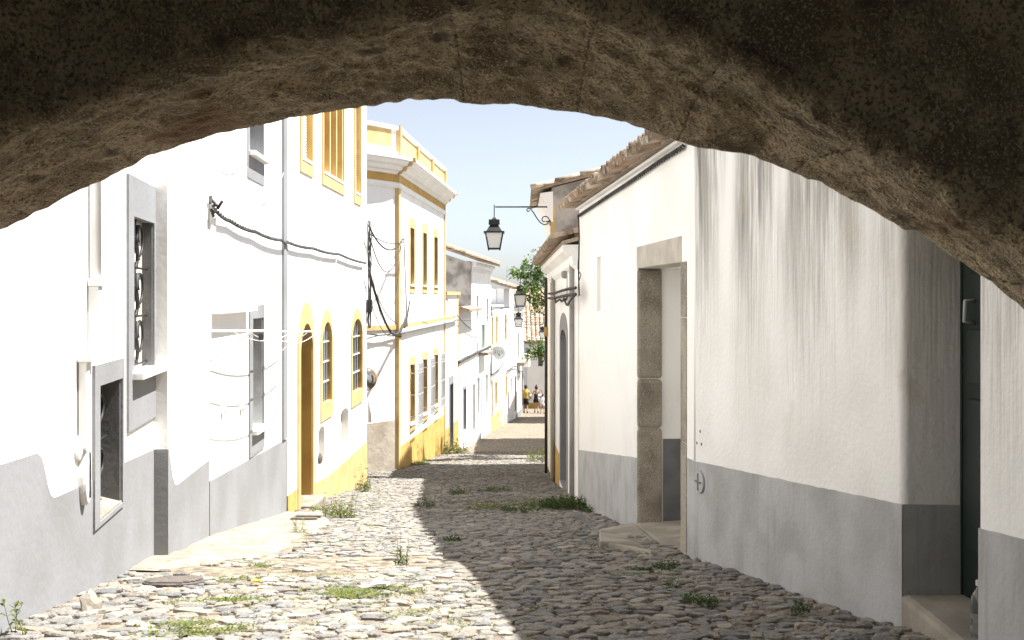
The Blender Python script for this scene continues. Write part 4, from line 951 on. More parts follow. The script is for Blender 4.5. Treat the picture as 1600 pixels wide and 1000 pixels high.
# ------------------------------------------------------------------ lamps
def lamp(name, label, loc, direction, s=1.0, arm=1.23, drop=.27, bracket=True):
    """loc: wall fixing of the arm; the arm runs along `direction` (unit x,y)"""
    t = thing(name, label, 'street lamp', loc, 'iron street lanterns on wall brackets')
    X = Vector((direction[0], direction[1], 0)).normalized(); Z = Vector((0, 0, 1)); o = Vector(loc)
    q = lambda x, z, y=0: o+X*x*s+Z*z*s+X.cross(Z)*y*s
    if bracket:
        MB().tube([q(0, 0), q(arm+.02, 0)], .018*s, 6).build('arm', IRON, t)
        b_ = MB(); b_.tube([q(0, -.32), q(.10, -.34)], .016*s, 6)
        path = [q(.04+.09-.11*math.cos(a*.35)*(1-a*.055), -.30+.11*math.sin(a*.35)*(1-a*.055)) for a in range(16)]
        b_.tube(path[::-1]+[q(.06, -.385), q(.14, -.405), q(.22, -.36), q(.30, -.26), q(.38, -.13), q(.44, -.05), q(.50, -.03), q(.535, -.06), q(.52, -.10), q(.485, -.10), q(.475, -.075)], .014*s, 6)
        b_.build('scroll_brace', IRON, t, smooth=True)
        MB().tube([q(0, .05), q(0, -.42)], .022*s, 6).build('wall_plate', IRON, t)
    A = arm+.04
    def frus(mb, z0, z1, r0, r1):
        mb.loft([[q(A+r*a, z, r*b) for a, b in ((-1, -1), (1, -1), (1, 1), (-1, 1))] for z, r in ((z0, r0), (z1, r1))])
    MB().tube([q(A, .05), q(A, -drop)], .012*s, 6).build('hanger', IRON, t)
    k = MB(); frus(k, -drop-.13, -drop-.02, .125, .12); frus(k, -drop-.02, -drop+.03, .06, .03); k.build('vent_cap', IRON, t)
    k = MB(); frus(k, -drop-.29, -drop-.13, .18, .085); k.build('hood', IRON, t)
    k = MB(); frus(k, -drop-.325, -drop-.288, .235, .232); k.build('rim', IRON, t)
    zt, zb_, rt, rb = -drop-.32, -drop-.66, .195, .125
    for a, b in (((-1, -1), (1, -1)), ((1, -1), (1, 1)), ((1, 1), (-1, 1)), ((-1, 1), (-1, -1))):
        k = MB(); e_ = .96
        pa = [q(A+rt*e_*a[0], zt, rt*e_*a[1]), q(A+rt*e_*b[0], zt, rt*e_*b[1]), q(A+rb*e_*b[0], zb_, rb*e_*b[1]), q(A+rb*e_*a[0], zb_, rb*e_*a[1])]
        cen = (pa[0]+pa[1]+pa[2]+pa[3])/4; inn = (q(A, cen.z/1-o.z if False else (zt+zb_)/2)-cen).normalized()*.006
        k.prism(pa, [p_+inn for p_ in pa]); k.build('pane', LAMPGLASS, t)
    for a in ((-1, -1), (1, -1), (1, 1), (-1, 1)):
        MB().tube([q(A+rt*a[0], zt, rt*a[1]), q(A+rb*a[0], zb_-.05, rb*a[1])], .014*s, 4).build('corner_bar', IRON, t)
    k = MB(); frus(k, zb_-.035, zb_, .128, .132); k.build('base_ring', IRON, t)
    return t
lamp('street_lamp', 'largest black lantern hanging from a scrolled bracket on the cement gable house', F4.P(.05, -(323-HY)/F*22.5, .03), (-1, 0))
lamp('street_lamp', 'black lantern half hidden behind the orange tree leaves', Vector(((813-CX)/F*32.5+1.5, 32.5, -(434-HY)/F*32.5)), (-1, 0), arm=1.46, drop=.25)
lamp('street_lamp', 'black lantern on a scrolled bracket from the left row, below the leafy one', fG.P(-.02, -(480-HY)/F*46.7, .03), (1, .02), arm=1.22, drop=.24)
lamp('street_lamp', 'smallest black lantern beside the dark post at far right', Vector(((846-CX)/F*54+1.2, 54.2, -(505-HY)/F*54)), (-1, 0), arm=1.16, drop=.2, s=.95)

# ------------------------------------------------------------------ the archway above the camera
DN, DF = 2.75, 3.6
far_px = [(-600, 760), (-300, 545), (-150, 440), (0, 357), (50, 333), (100, 309), (170, 280), (245, 240), (290, 224), (330, 212), (385, 200), (440, 185), (500, 176), (545, 172), (590, 166), (620, 160),
          (665, 158), (710, 157), (722, 161), (740, 165), (800, 167), (850, 173), (900, 178), (960, 190), (1015, 205), (1060, 222), (1090, 232), (1130, 238), (1180, 245), (1210, 258), (1285, 290), (1340, 318),
          (1385, 345), (1415, 362), (1440, 366), (1455, 378), (1500, 410), (1550, 443), (1590, 475), (1640, 520), (1760, 640), (2000, 900), (2300, 1300)]
near_px = [(-800, 820), (-400, 470), (-150, 290), (0, 210), (200, 150), (380, 92), (560, 45), (700, 12), (800, 6), (950, 25), (1100, 82), (1250, 165), (1400, 250), (1600, 385), (1800, 570), (2100, 900), (2600, 1500)]
zfar = [((x-CX)/F*DF, -(y-HY)/F*DF) for x, y in far_px]; znear = [((x-CX)/F*DN, -(y-HY)/F*DN) for x, y in near_px]
gate = thing('stone_archway', 'rough brown stone arch framing the view overhead', 'archway', (0, 3.2, -1.5))
def arch_profile(X):
    zf, zn = interp(zfar, X), interp(znear, X)
    pr = []
    top_ = max(zf, zn)+.75
    for i in range(15): pr.append((DN-.02, top_+(zn+.07-top_)*i/14, 'f'))
    for i in range(1, 7):
        t = i/6*math.pi/2; pr.append((DN-.02+.09*(1-math.cos(t)), zn+.07-.07*math.sin(t), 'c'))
    for i in range(1, 53):
        t = i/52; s_ = t*t*(3-2*t); pr.append((DN+.07+(DF-DN-.07)*t, zn+(zf-zn)*(t*.6+s_*.4)+.035*math.sin(t*math.pi), 'i'))
    for i in range(1, 9): pr.append((DF+.01, zf+(top_-zf)*i/8, 'b'))
    return pr
joints = [-2.75, -2.2, -1.74, -1.36, -.93, -.52, -.17, .24, .60, 1.02, 1.37, 1.72, 2.2, 2.75]
for a, b in zip(joints, joints[1:]):
    n = max(10, int((b-a)/.0125)); rings = []
    for i in range(n+1):
        X = a+(b-a)*i/n
        jd = min(X-a, b-X); dip = .0*math.exp(-(jd/.016)**2)
        ring_ = []
        pr = arch_profile(X)
        for (Y, Z, k) in pr:
            v = Vector((X, Y, Z))
            lean = (X-.0)*.0
            n1 = noise.noise(v*2.3)*.034+noise.noise(v*5.3)*.024-abs(noise.noise(v*9.5))*.020+noise.noise(v*17)*.011+noise.noise(v*38)*.007
            far = 1 if k != 'i' else max(.3, min(1, (DF-Y)/.16))
            if k == 'f': v.y -= n1*1.2-dip*1.5
            elif k == 'b': v.y += n1*.6; v.z += noise.noise(v*41)*.003
            else:
                v.z -= n1*far-dip-noise.noise(Vector((X*23, Y*23, 4)))*.007
                if k == 'c': v.y -= n1*.6
            ring_.append(v)
        rings.append(ring_)
    mb = MB(); m = len(rings[0]); N_ = len(rings)
    vs = [v for r_ in rings for v in r_]
    fs = [(i*m+k, i*m+k+1, (i+1)*m+k+1, (i+1)*m+k) for i in range(N_-1) for k in range(m-1)]
    fs += [tuple(range(m))[::-1], tuple(range((N_-1)*m, N_*m))]
    mb.add(vs, fs); mb.build('voussoir', ROCK, gate, smooth=True, fix=False)
# wall above the ring and an added unseen passage that keeps the arch front dark
mbw = MB(); xs = [-3.2+.08*i for i in range(81)]
loopA = []; 
for Yf, sgn in ((DN+.03, 1),):
    lo = [(x, max(interp(zfar, max(min(x, 2.9), -2.9)), interp(znear, max(min(x, 2.9), -2.9)))+.70) for x in xs]
    poly = [(x, max(z, -1.2)) for x, z in lo]+[(3.2, 3.6), (-3.2, 3.6)]
    fw = Frame((0, DN+.03), (1, DN+.03), 1)
    mbw.slab(fw, poly, None, -(DF-DN-.04), 0)
mbw.build('wall_above', ROCK, gate)
MB().box(-3.6, -2.62, DN+.05, DF-.02, -2.5, 3.6).build('abutment', ROCK, gate)
MB().box(2.62, 3.6, DN+.05, DF-.02, -2.5, 3.6).build('abutment', ROCK, gate)
ps = thing('shade_passage', 'dark stone passage added unseen around the viewpoint to shade the arch front', 'passage', (0, -1, -1.2))
MB().box(-3.2, 3.2, -4.2, DN-.03, 2.0, 2.3).build('shade_ceiling', ROCK, ps)
MB().box(-2.2, -1.75, -4.2, DN-.03, -1.8, 2.0).build('shade_side_wall', ROCK, ps)
MB().box(2.2, 2.5, -4.2, DN-.03, -1.8, 2.0).build('shade_side_wall', ROCK, ps)

# ------------------------------------------------------------------ cables
def on(fr, px, py, o): u, z = fr.uv(px, py, o); return fr.P(u, z, o)
c1 = [on(FC, 335, 326, .07), on(FC, 360, 345, .05), on(FC, 400, 362, .06), on(FC, 440, 375, .08)]
c2 = [on(FD, 449, 378, .06), on(FD, 490, 388, .06), on(FD, 530, 397, .06), on(FD, 571, 411, .06)]
tc = []
for seg in ((c1+c2),):
    for a, b in zip(seg, seg[1:]): tc += sagline(a, b, .02, 4)[:-1]
    tc.append(seg[-1])
cable('facade_cable', 'thick twisted cable strung along the white houses on the left', [(tc, .010)], twist=.017)
k = thing('cable_anchor', 'dark cable clamp where the twisted cable meets the left wall', 'clamp', on(FC, 335, 324, .03))
p = MB(); q = on(FC, 334, 324, .05)
rn = random.Random(3)
for i in range(7):
    v = q+Vector((rn.uniform(-.05, .05), rn.uniform(-.06, .06), rn.uniform(-.05, .05))); p.tube([v, v+Vector((rn.uniform(-.09, .09), rn.uniform(-.1, .1), rn.uniform(-.09, .09)))], .016, 5)
p.tube([on(FC, 330, 318, 0), q], .012, 5); p.build('clamp', CABLE, k)
cable('facade_wire', 'thin wire looping below the small upper window on the left', [(sagline(on(FC, 340, 248, .03), on(FC, 383, 250, .04), .10, 10)+sagline(on(FC, 383, 250, .04), on(FC, 443, 270, .05), .38, 12), .004),
      (sagline(on(FC, 362, 200, .02), on(FC, 384, 248, .03), .05, 8), .004)], CABLE_W)
cable('facade_wire', 'thin wire draped under the ochre upper windows', [(sagline(on(FD, 451, 272, .05), on(FD, 493, 305, .04), .14, 10)+sagline(on(FD, 493, 305, .04), on(FD, 527, 325, .04), .16, 10)+sagline(on(FD, 527, 325, .04), on(FD, 570, 340, .04), .16, 10), .004),
      (sagline(on(FD, 500, 395, .06), on(FD, 527, 402, .06), .32, 10), .004)], CABLE_W)
# vertical bundle and junction box at the corner of house D
bd = thing('cable_riser', 'black cable bundle with junction box down the corner of the arched window house', 'cable', on(FD, 572, 500, .02))
m = MB()
for i in range(5):
    o = .03+.014*i; m.tube([FD.P(FD.L-.06+.012*i, FD.Z(572, y), o+rn.uniform(-.01, .02)) for y in range(345, 515, 12)], .011, 5)
m.build('bundle', CABLE, bd)
MB().obox(FD, FD.L-.12, FD.L+.02, FD.Z(572, 488), FD.Z(572, 468), .02, .12).build('junction_box', IRON, bd, bevel=.01)
# E corner pole bracket and drooping cables
eP = on(FE, 633, 372, .3)
pk = thing('cable_bracket', 'thin cable mast on the corner of the panelled house', 'cable mast', on(FE, 632, 512, .06))
m = MB(); m.tube([on(FE, 636, 510, .06), on(FE, 634, 450, .1), on(FE, 631, 372, .2)], [.03, .02, .016], 6); m.tube([on(FE, 627, 374, .05), on(FE, 638, 373, .35)], .014, 5)
for y in range(392, 500, 22): m.tube([on(FE, 626, y, .0), on(FE, 634, y+1, .16)], .008, 4)
m.build('mast', GREYIRON, pk)
s0 = on(FD, 574, 350, .1)
cable('overhead_cable', 'black cables drooping across the alley to the panelled house', [(sagline(on(FD, 576, 352, .12), on(FE, 630, 373, .25), .38, 16), .018), (sagline(on(FD, 576, 363, .1), on(FE, 627, 382, .1), .75, 16), .012), (sagline(on(FD, 575, 363, .1), on(FE, 632, 378, .25), .12, 16), .011),
      (sagline(on(FD, 575, 365, .1), on(FE, 627, 385, .1), 1.9, 18), .006)])
cable('overhead_cable', 'heavy black cable looping low from the corner box to the panelled house', [(sagline(on(FD, 576, 420, .1), on(FE, 610, 518, .15), .15, 12)+sagline(on(FE, 610, 518, .2), on(FE, 636, 490, .12), .25, 8), .028), (sagline(on(FD, 576, 425, .1), on(FE, 622, 505, .1), .25, 12), .010),
      (sagline(on(FD, 576, 460, .1), on(FE, 626, 512, .1), .5, 12), .008), (sagline(on(FE, 632, 512, .08), on(FE, 640, 470, .12), .1, 8), .02)])
cE_line = [on(FE, 625, 518, .08), on(FE, 650, 513, .07), on(FE, 675, 508, .07), on(FE, 695, 504, .08), on(FX, 704, 502, .08), on(FX, 715, 498, .08)]
cable('facade_cable', 'grey cable bundle under the ochre string course of the panelled house', [(cE_line, .022)], GREYPIPE, twist=.045)
q0 = path[6]; cable('facade_cable', 'black cables hugging the curved corner of the panelled house', [([Vector((p_.x+.06, p_.y-.06, -.95+.03*math.sin(i*1.3))) for i, p_ in enumerate(path[2:])]+[on(FE, 626, 518, .08)], .018), ([Vector((p_.x+.07, p_.y-.07, -1.02+.05*math.sin(i*.9))) for i, p_ in enumerate(path[2:])]+[on(FE, 626, 519, .08)], .014)])
cL = [on(f1, 717, 566, .06), on(f1, 727, 560, .06), on(f1, 736, 556, .06), on(fF, 745, 551, .06), on(fF, 757, 546, .06), on(fF, 766.5, 541, .06)]
cable('facade_cable', 'dark cable bundle along the cement gable house', [(cL, .025)], CABLE, twist=.04)
cable('facade_cable', 'dark cable rising past the satellite dish', [([on(fG, 767.5, 542, .06), on(fG, 767.7, 586, .06), on(fG, 776, 580, .08), on(fG, 782, 575, .08), on(fG, 786, 566, .08)], .03), ([on(fH, 792, 580, .08), on(fH, 802, 573, .08), on(fI, 808, 572, .08), on(fI, 811, 582, .08), on(fI, 816, 580, .08), on(fI, 817, 590, .08)], .03)])
cable('overhead_wire', 'thin wires running from the low end bay down the street', [(sagline(on(FX, 697, 468, .05), Vector((*PT(852, 50), -(505-HY)/F*50)), .35, 20), .010), (sagline(on(FX, 697, 466, .05), on(fF, 750, 520, .1), .25, 14), .014), (sagline(on(FE, 650, 490, .1), on(fF, 765, 500, .1), .1, 16), .006), (sagline(on(fH, 789, 500, .1), Vector((*PT(853, 60), -(503-HY)/F*60)), .05, 12), .016)])
rc = []
for x, y in ((1068, 227), (1030, 251), (990, 279), (950, 305), (903, 336)): rc.append(on(F2, x, y+2, .03))
cable('eave_cable', 'black knotted cable running below the tiled eave at right', [(rc, .009)], twist=.02)
cable('eave_cable', 'thin black wires down the edge of the white corner house', [([on(F2, 904, 338, .05), on(F2, 905, 370, .05), on(F2, 904, 430, .05), on(F2, 905, 462, .06)], .012), (sagline(on(F2, 904.5, 400, .06), on(F2, 906, 462, .06), -.0, 6, .03, 4), .008)])
r3 = [on(F3, 900, 460, .12), on(F3, 888, 461, .1), on(F3, 878, 463, .12), on(F3, 866, 466, .1), on(F3, 857, 466, .1)]
cable('facade_cable', 'tangled dark cable bundle across the low white house', [(r3, .011), ([v+Vector((0, 0, .10)) for v in r3], .009), (sagline(r3[0], r3[2], .12, 8, .04, 7), .008), (sagline(r3[1], r3[3], .07, 8, .05, 9), .008)], twist=.016)
p = MB(); q = on(F3, 886, 429, .06); disc(p, q, Vector((F3.n.x, F3.n.y, 0)), .07, .08, 10, .02); p.tube([q, q+Vector((0, .02, -.4))], .008, 4)
tag(p.build('porcelain_insulator', GREYPIPE), 'small round insulator on the low white house above its cables', 'insulator')
# dark post at the far corner of the low house
po = MB(); b_ = PT(853.3, 23.6); po.tube([Vector((b_.x, b_.y, -4.6)), Vector((b_.x, b_.y, .4))], .036, 8); 
tag(po.build('service_post', DARKWOOD, None, smooth=True), 'dark slim post standing at the corner of the cement gable house', 'post')
yb = thing('pipe_sleeve', 'short yellow plastic sleeve on the dark post', 'sleeve', (b_.x, b_.y, -.95)); MB().tube([Vector((b_.x, b_.y, -.98)), Vector((b_.x, b_.y, -.76))], .05, 10).build('sleeve', OCHRE, yb, smooth=True)
# round traffic mirror and pipe at the end of house D
rm = thing('traffic_mirror', 'round convex mirror with orange back at the alley corner', 'mirror', on(FD, 573, 640, 0))
cc = FD.P(FD.L-.05, -(594-HY)/F*20.9, .0)+Vector((.02, .25, 0)); cc.x = (573.0-CX)/F*21.2
p = MB(); disc(p, cc, Vector((.35, -1, 0)), .22, .05, 24, .03); p.build('mirror_face', MIRROR, rm, smooth=True)
p = MB(); disc(p, cc+Vector((-.02, .05, 0)), Vector((.35, -1, 0)), .25, .03, 24); p.build('mirror_rim', ORANGE, rm)
MB().tube([cc+Vector((-.03, .1, .0)), cc+Vector((-.25, -.02, -.05))], .02, 6).build('mirror_arm', GREYIRON, rm)
rp = thing('corner_pipe', 'short white pipe at the alley corner beneath the round mirror', 'pipe', (cc.x, 21.2, -2.9)); MB().tube([Vector((cc.x+.05, 21.3, -(620-HY)/F*21.3)), Vector((cc.x+.05, 21.3, -(660-HY)/F*21.3))], .035, 8).build('pipe', PVC, rp, smooth=True)

# ------------------------------------------------------------------ plants
def leafquad(mb, p, d, up_, ln, wd):
    s_ = d.cross(up_); s_ = s_.normalized() if s_.length > 1e-5 else Vector((1, 0, 0))
    m_ = p+d*ln*.55+up_*ln*.05; t_ = p+d*ln-up_*ln*.12
    mb.add([p, m_+s_*wd/2, t_, m_-s_*wd/2], [(0, 1, 2), (0, 2, 3)])
def clump(mb, c, r, h, n, rn, leaf=(.03, .012), spread=1.0, ground=True):
    for i in range(n):
        a = rn.uniform(0, 6.283); q = r*math.sqrt(rn.random()); x, y = c[0]+q*math.cos(a), c[1]+q*math.sin(a)
        z0 = gz(x, y)-.005 if ground else c[2]
        hh = h*rn.uniform(.25, 1)*(1-.5*(q/r)**2)
        z = z0+hh*rn.random()
        d = Vector((rn.gauss(0, 1)*spread, rn.gauss(0, 1)*spread, rn.uniform(.1, 1.2))).normalized()
        leafquad(mb, Vector((x, y, z)), d, Vector((rn.gauss(0, .3), rn.gauss(0, .3), 1)).normalized(), leaf[0]*rn.uniform(.6, 1.5), leaf[1]*rn.uniform(.6, 1.4))
def stalks(mb, c, n, h, rn, r=.06, leaf=(.04, .012), thick=.003):
    for i in range(n):
        a = rn.uniform(0, 6.283); q = r*math.sqrt(rn.random()); b = Vector((c[0]+q*math.cos(a), c[1]+q*math.sin(a), 0)); b.z = gz(b.x, b.y)-.01
        hh = h*rn.uniform(.5, 1); ln = Vector((rn.gauss(0, .2), rn.gauss(0, .2), 1)).normalized()
        mid = b+ln*hh*.5+Vector((rn.gauss(0, .02), rn.gauss(0, .02), 0)); tip = b+ln*hh+Vector((rn.gauss(0, .05), rn.gauss(0, .05), 0))*hh
        mb.tube([b, mid, tip], [thick, thick*.7, thick*.3], 3, False)
        for k in range(int(7+hh*14)):
            t = rn.uniform(.1, 1); p = b.lerp(mid, t*2) if t < .5 else mid.lerp(tip, t*2-1)
            leafquad(mb, p, Vector((rn.gauss(0, 1), rn.gauss(0, 1), rn.uniform(0, .9))).normalized(), up, leaf[0]*rn.uniform(.5, 1.3), leaf[1])
rn = random.Random(21)
def weed(px, py, label, r, h, n, mat=WEED, kind='clump', leaf=(.03, .012), name='weed', cat='weed', group=None):
    c = gpx(px, py); mb = MB()
    if kind in ('clump', 'both'): clump(mb, c, r, h, n, rn, leaf)
    if kind in ('stalk', 'both'): stalks(mb, c, max(3, n//30 if kind == 'both' else n), h*(1.6 if kind == 'both' else 1), rn, r, leaf)
    return tag(mb.build(name, mat, None, fix=False), label, cat, group)
weed(890, 792, 'lush dark green weed bank against the far end of the right wall', .48, .20, 1500, WEED_D, leaf=(.05, .024))
weed(930, 800, 'smaller dark weed clump trailing from the weed bank at right', .22, .14, 350, WEED_D, leaf=(.04, .02))
weed(848, 722, 'tall pale grass tuft beside the far right wall', .5, .42, 60, WEED, 'stalk', (.09, .012))
weed(1035, 890, 'dark weed patch below the threshold ramp', .13, .07, 260, WEED_D, leaf=(.03, .016))
weed(995, 893, 'small weed left of the dark patch below the ramp', .07, .05, 90, WEED_D)
weed(1050, 920, 'lone weed between the cobbles in the right gutter', .06, .07, 70, WEED_D)
weed(1095, 943, 'dark weed cushion at the foot of the stained wall', .12, .07, 240, WEED_D)
weed(1250, 958, 'weed tuft near the doorstep at lower right', .06, .10, 110, WEED_D)
weed(975, 812, 'single broad leafed sprout at the doorway wall foot', .04, .14, 18, WEED_D, leaf=(.07, .05))
weed(530, 808, 'bushy weed in the cobbles before the ochre dado', .22, .24, 420, WEED, 'both', (.05, .014))
weed(568, 768, 'tall weed tuft at the end of the ochre dado', .14, .38, 260, WEED, 'both', (.06, .014))
weed(500, 798, 'low weed tuft beside the ochre door step', .16, .12, 260, WEED, leaf=(.035, .014))
weed(470, 835, 'weed sprouting at the edge of the concrete apron', .1, .2, 120, WEED, 'both')
weed(628, 883, 'upright green weed alone in the middle of the cobbles', .05, .16, 110, WEED_D, 'both', (.03, .014))
weed(705, 845, 'weed on the shadow edge in the middle of the street', .09, .07, 130, WEED_D)
weed(665, 792, 'dark weed tuft where the long shadow begins', .16, .16, 260, WEED_D, 'both')
weed(762, 797, 'pale grass tuft in the middle of the shaded street', .3, .13, 260, WEED, leaf=(.05, .012))
weed(812, 800, 'green tuft in the shaded street left of the weed bank', .28, .14, 260, WEED_D, leaf=(.05, .014))
weed(718, 772, 'small dark tuft just inside the long shadow', .22, .13, 180, WEED_D, leaf=(.05, .014))
weed(775, 768, 'ragged low tuft in the shade beyond the pale grass', .3, .12, 220, WEED_D, leaf=(.05, .014))
weed(846, 790, 'leafy tuft joining the weed bank at right', .3, .16, 300, WEED, leaf=(.05, .018))
weed(34, 992, 'thin flowering weed at the foot of the nearest left wall', .04, .20, 4, WEED, 'stalk', (.04, .02))
weed(640, 722, 'tall dry stalks against the ochre dado of the panelled house', .35, .95, 26, DRYW, 'stalk', (.05, .02))
weed(684, 712, 'second row of dry stalks along the ochre dado', .4, .85, 26, DRYW, 'stalk', (.05, .02))['kind'] = 'stuff'
weed(710, 708, 'green weeds by the dark door of the low end bay', .45, .5, 400, WEED, 'both', (.09, .04))
weed(655, 726, 'low green weeds at the foot of the panelled house', .3, .16, 350, WEED, leaf=(.05, .03))
weed(605, 732, 'short weeds at the beige stucco corner base', .3, .12, 160, WEED, leaf=(.05, .02))
mb = MB()                                   # small moss and grass in the joints: beyond counting
patches = [(590, 925, 95, 10, 900), (560, 930, 60, 6, 350), (300, 985, 90, 10, 800), (350, 940, 60, 5, 420), (420, 905, 30, 3, 120), (360, 905, 26, 4, 160), (400, 885, 34, 5, 160), (640, 955, 26, 4, 90), (700, 975, 40, 5, 60),
           (760, 790, 95, 12, 1300), (830, 790, 60, 12, 1100), (800, 745, 90, 20, 700), (900, 830, 60, 14, 300), (700, 765, 50, 8, 200), (800, 765, 70, 8, 300), (520, 845, 40, 5, 100), (570, 820, 60, 6, 160), (620, 800, 40, 8, 120), (560, 790, 40, 8, 140), (740, 720, 60, 8, 200), (800, 735, 60, 8, 200),
           (930, 860, 60, 8, 120), (1010, 900, 60, 8, 120), (880, 815, 50, 8, 200), (780, 700, 60, 6, 150), (950, 940, 200, 30, 120), (560, 960, 250, 30, 220), (640, 860, 100, 15, 120), (600, 775, 60, 12, 160), (500, 900, 120, 8, 120)]
for (px, py, rx, ry, n) in patches:
    n = int(n*1.5); k = 0
    while k < n:
        cx, cy = rn.gauss(px, rx*.5), rn.gauss(py, ry*.5); c = gpx(cx, cy)
        if c.y > 60: break
        if noise.noise(Vector((c.x*7, c.y*5, 1)))+.5*noise.noise(Vector((c.x*19, c.y*15, 7))) < .02: k += 4; continue
        if not (interp(XL, c.y)+.05 < c.x < interp(XR, c.y)-.05): k += 1; continue
        for q in range(9):
            p = c+Vector((rn.gauss(0, .035), rn.gauss(0, .035), 0)); p.z = gz(p.x, p.y)+.005
            leafquad(mb, p, Vector((rn.gauss(0, 1), rn.gauss(0, 1), rn.uniform(.05, .7))).normalized(), up, rn.uniform(.014, .034), rn.uniform(.008, .015)); k += 1
gr = mb.build('grass', WEED, None, fix=False); tag(gr, 'moss and low grass growing in the cobble joints', kind='stuff')
# orange tree
tr = thing('orange_tree', 'leafy orange tree branch hanging over the far right wall', 'tree', (1.75, 29.3, gz(1.5, 29.3)))
tb = Vector((1.75, 29.3, gz(1.5, 29.3)-.1))
trunk = MB(); crown_c = [Vector((*PT(x, D), -(y-HY)/F*D)) for x, y, D in ((826, 432, 29), (845, 440, 29.4), (850, 470, 29.2), (812, 425, 28.8), (838, 412, 29), (865, 430, 29.5), (830, 455, 28.8), (880, 450, 30), (838, 545, 29), (848, 555, 29.2), (846, 400, 29.2), (870, 480, 30), (836, 480, 28.9), (900, 430, 31), (890, 400, 31))]
f0 = Vector((2.0, 29.5, -1.6)); trunk.tube([tb, tb+Vector((.05, .05, 1.2)), f0-Vector((0, 0, .6)), f0], [.15, .12, .11, .09], 8)
for c in crown_c:
    m_ = f0.lerp(c, .5)+Vector((rn.gauss(0, .08), rn.gauss(0, .08), .12)); trunk.tube([f0-Vector((0, 0, rn.uniform(0, .4))), m_, c], [.05, .03, .01], 5)
trunk.build('trunk', BARK, tr, smooth=True)
cm = MB()
for ci, c in enumerate(crown_c):
    rad = (.36, .42, .28, .26, .32, .5, .30, .55, .30, .26, .18, .5, .14, .6, .5)[ci]
    for tw in range(int(32*rad/.3)):
        d = Vector((rn.gauss(0, 1), rn.gauss(0, 1), rn.gauss(0, .85))).normalized(); p = c+d*rad*rn.uniform(.35, 1.1)
        dirn = (d+Vector((rn.gauss(0, .4), rn.gauss(0, .4), rn.gauss(0, .4)))).normalized()
        for q in range(8):
            pp = p+dirn*rn.uniform(-.08, .10)+Vector((rn.gauss(0, .03), rn.gauss(0, .03), rn.gauss(0, .03)))
            leafquad(cm, pp, (dirn+Vector((rn.gauss(0, .8), rn.gauss(0, .8), rn.gauss(0, .7)))).normalized(), Vector((rn.gauss(0, .5), rn.gauss(0, .5), 1)).normalized(), rn.uniform(.08, .14), rn.uniform(.04, .065))
cm.build('crown', LEAF, tr, fix=False)

# ------------------------------------------------------------------ small things
def rock(c, r, label, seed, squash=.7):
    bm = bmesh.new(); bmesh.ops.create_icosphere(bm, subdivisions=2, radius=1)
    for v in bm.verts:
        n_ = noise.noise(v.co*1.3+Vector((seed, 0, 0)))*.45+noise.noise(v.co*3+Vector((seed, 3, 0)))*.15; v.co *= (1+n_); v.co.z *= squash
        for ax in range(3): v.co[ax] = max(-.8, min(.8, v.co[ax]))
    me = bpy.data.meshes.new('loose_stone'); bm.to_mesh(me); bm.free(); me.materials.append(SLAB)
    o = bpy.data.objects.new('loose_stone', me); link(o); o.location = c+Vector((0, 0, r*.35)); o.scale = (r, r, r); o.rotation_euler = (seed, seed*.7, seed*1.3)
    return tag(o, label, 'stone')
rock(gpx(143, 955), .075, 'loose angular stone lying at the foot of the left wall', 1)
rock(gpx(141, 938), .05, 'darker loose stone touching the left wall behind another stone', 2)
mc = gpx(272, 911); m = MB(); k = 26
m.loft([[Vector((mc.x+.20*math.cos(2*math.pi*i/k)*f_, mc.y+.20*math.sin(2*math.pi*i/k)*f_, gz(mc.x, mc.y+.20*math.sin(2*math.pi*i/k)*f_)+z_)) for i in range(k)] for f_, z_ in ((1, -.05), (1, .012), (.97, .018), (.5, .019))])
dc_ = thing('drain_cover', 'rusty round iron drain cover beside the left dado', 'drain cover', mc)
m.build('cover', RUST, dc_); r_ = MB()
for i in range(-4, 5):
    w_ = .18*math.sqrt(1-(i/5)**2); yy = mc.y+i*.038; r_.box(mc.x-w_, mc.x+w_, yy-.012, yy+.012, gz(mc.x, yy)+.01, gz(mc.x, yy)+.027)
r_.build('ribs', RUST, dc_)
for px, py, nm in ((475, 816, 'nearer'), (482, 812, 'farther')):
    c = gpx(px, py); tag(slabstone([c+Vector((-.16, -.05, .062)), c+Vector((.16, -.05, .062)), c+Vector((.16, .05, .055)), c+Vector((-.16, .05, .055))], .04, 'meter_lid', RUST, None, .005), 'narrow rusty lid in the concrete by the ochre door, the %s of two' % nm, 'lid')
bt = thing('plastic_bottle', 'clear ribbed plastic water bottle standing on the doorstep at right', 'bottle', (2.215, 4.79, zs+.003))
prof = [(.0, 0), (.036, .002), (.041, .02), (.041, .05), (.037, .06), (.041, .07), (.041, .10), (.037, .11), (.041, .12), (.041, .16), (.036, .19), (.018, .225), (.014, .23), (.014, .25)]
b0_ = Vector((2.225, 4.74, zs+.003))
MB().loft([[b0_+Vector((max(r_, .002)*math.cos(2*math.pi*i/20), max(r_, .002)*math.sin(2*math.pi*i/20), z_)) for i in range(20)] for r_, z_ in prof]).build('bottle_body', CLEAR, bt, smooth=True)
MB().tube([b0_+Vector((0, 0, .245)), b0_+Vector((0, 0, .268))], .017, 12).build('cap', PVC, bt)
lt = gpx(593, 921); tag(MB().hexa([lt+Vector(v) for v in ((-.06, -.02, .03), (.05, -.03, .032), (.07, .03, .03), (-.04, .03, .034), (-.06, -.02, .036), (.05, -.03, .05), (.07, .03, .036), (-.04, .03, .055))]).build('paper_scrap', WHITECLOTH), 'crumpled white paper scrap on the mossy cobbles', 'litter')
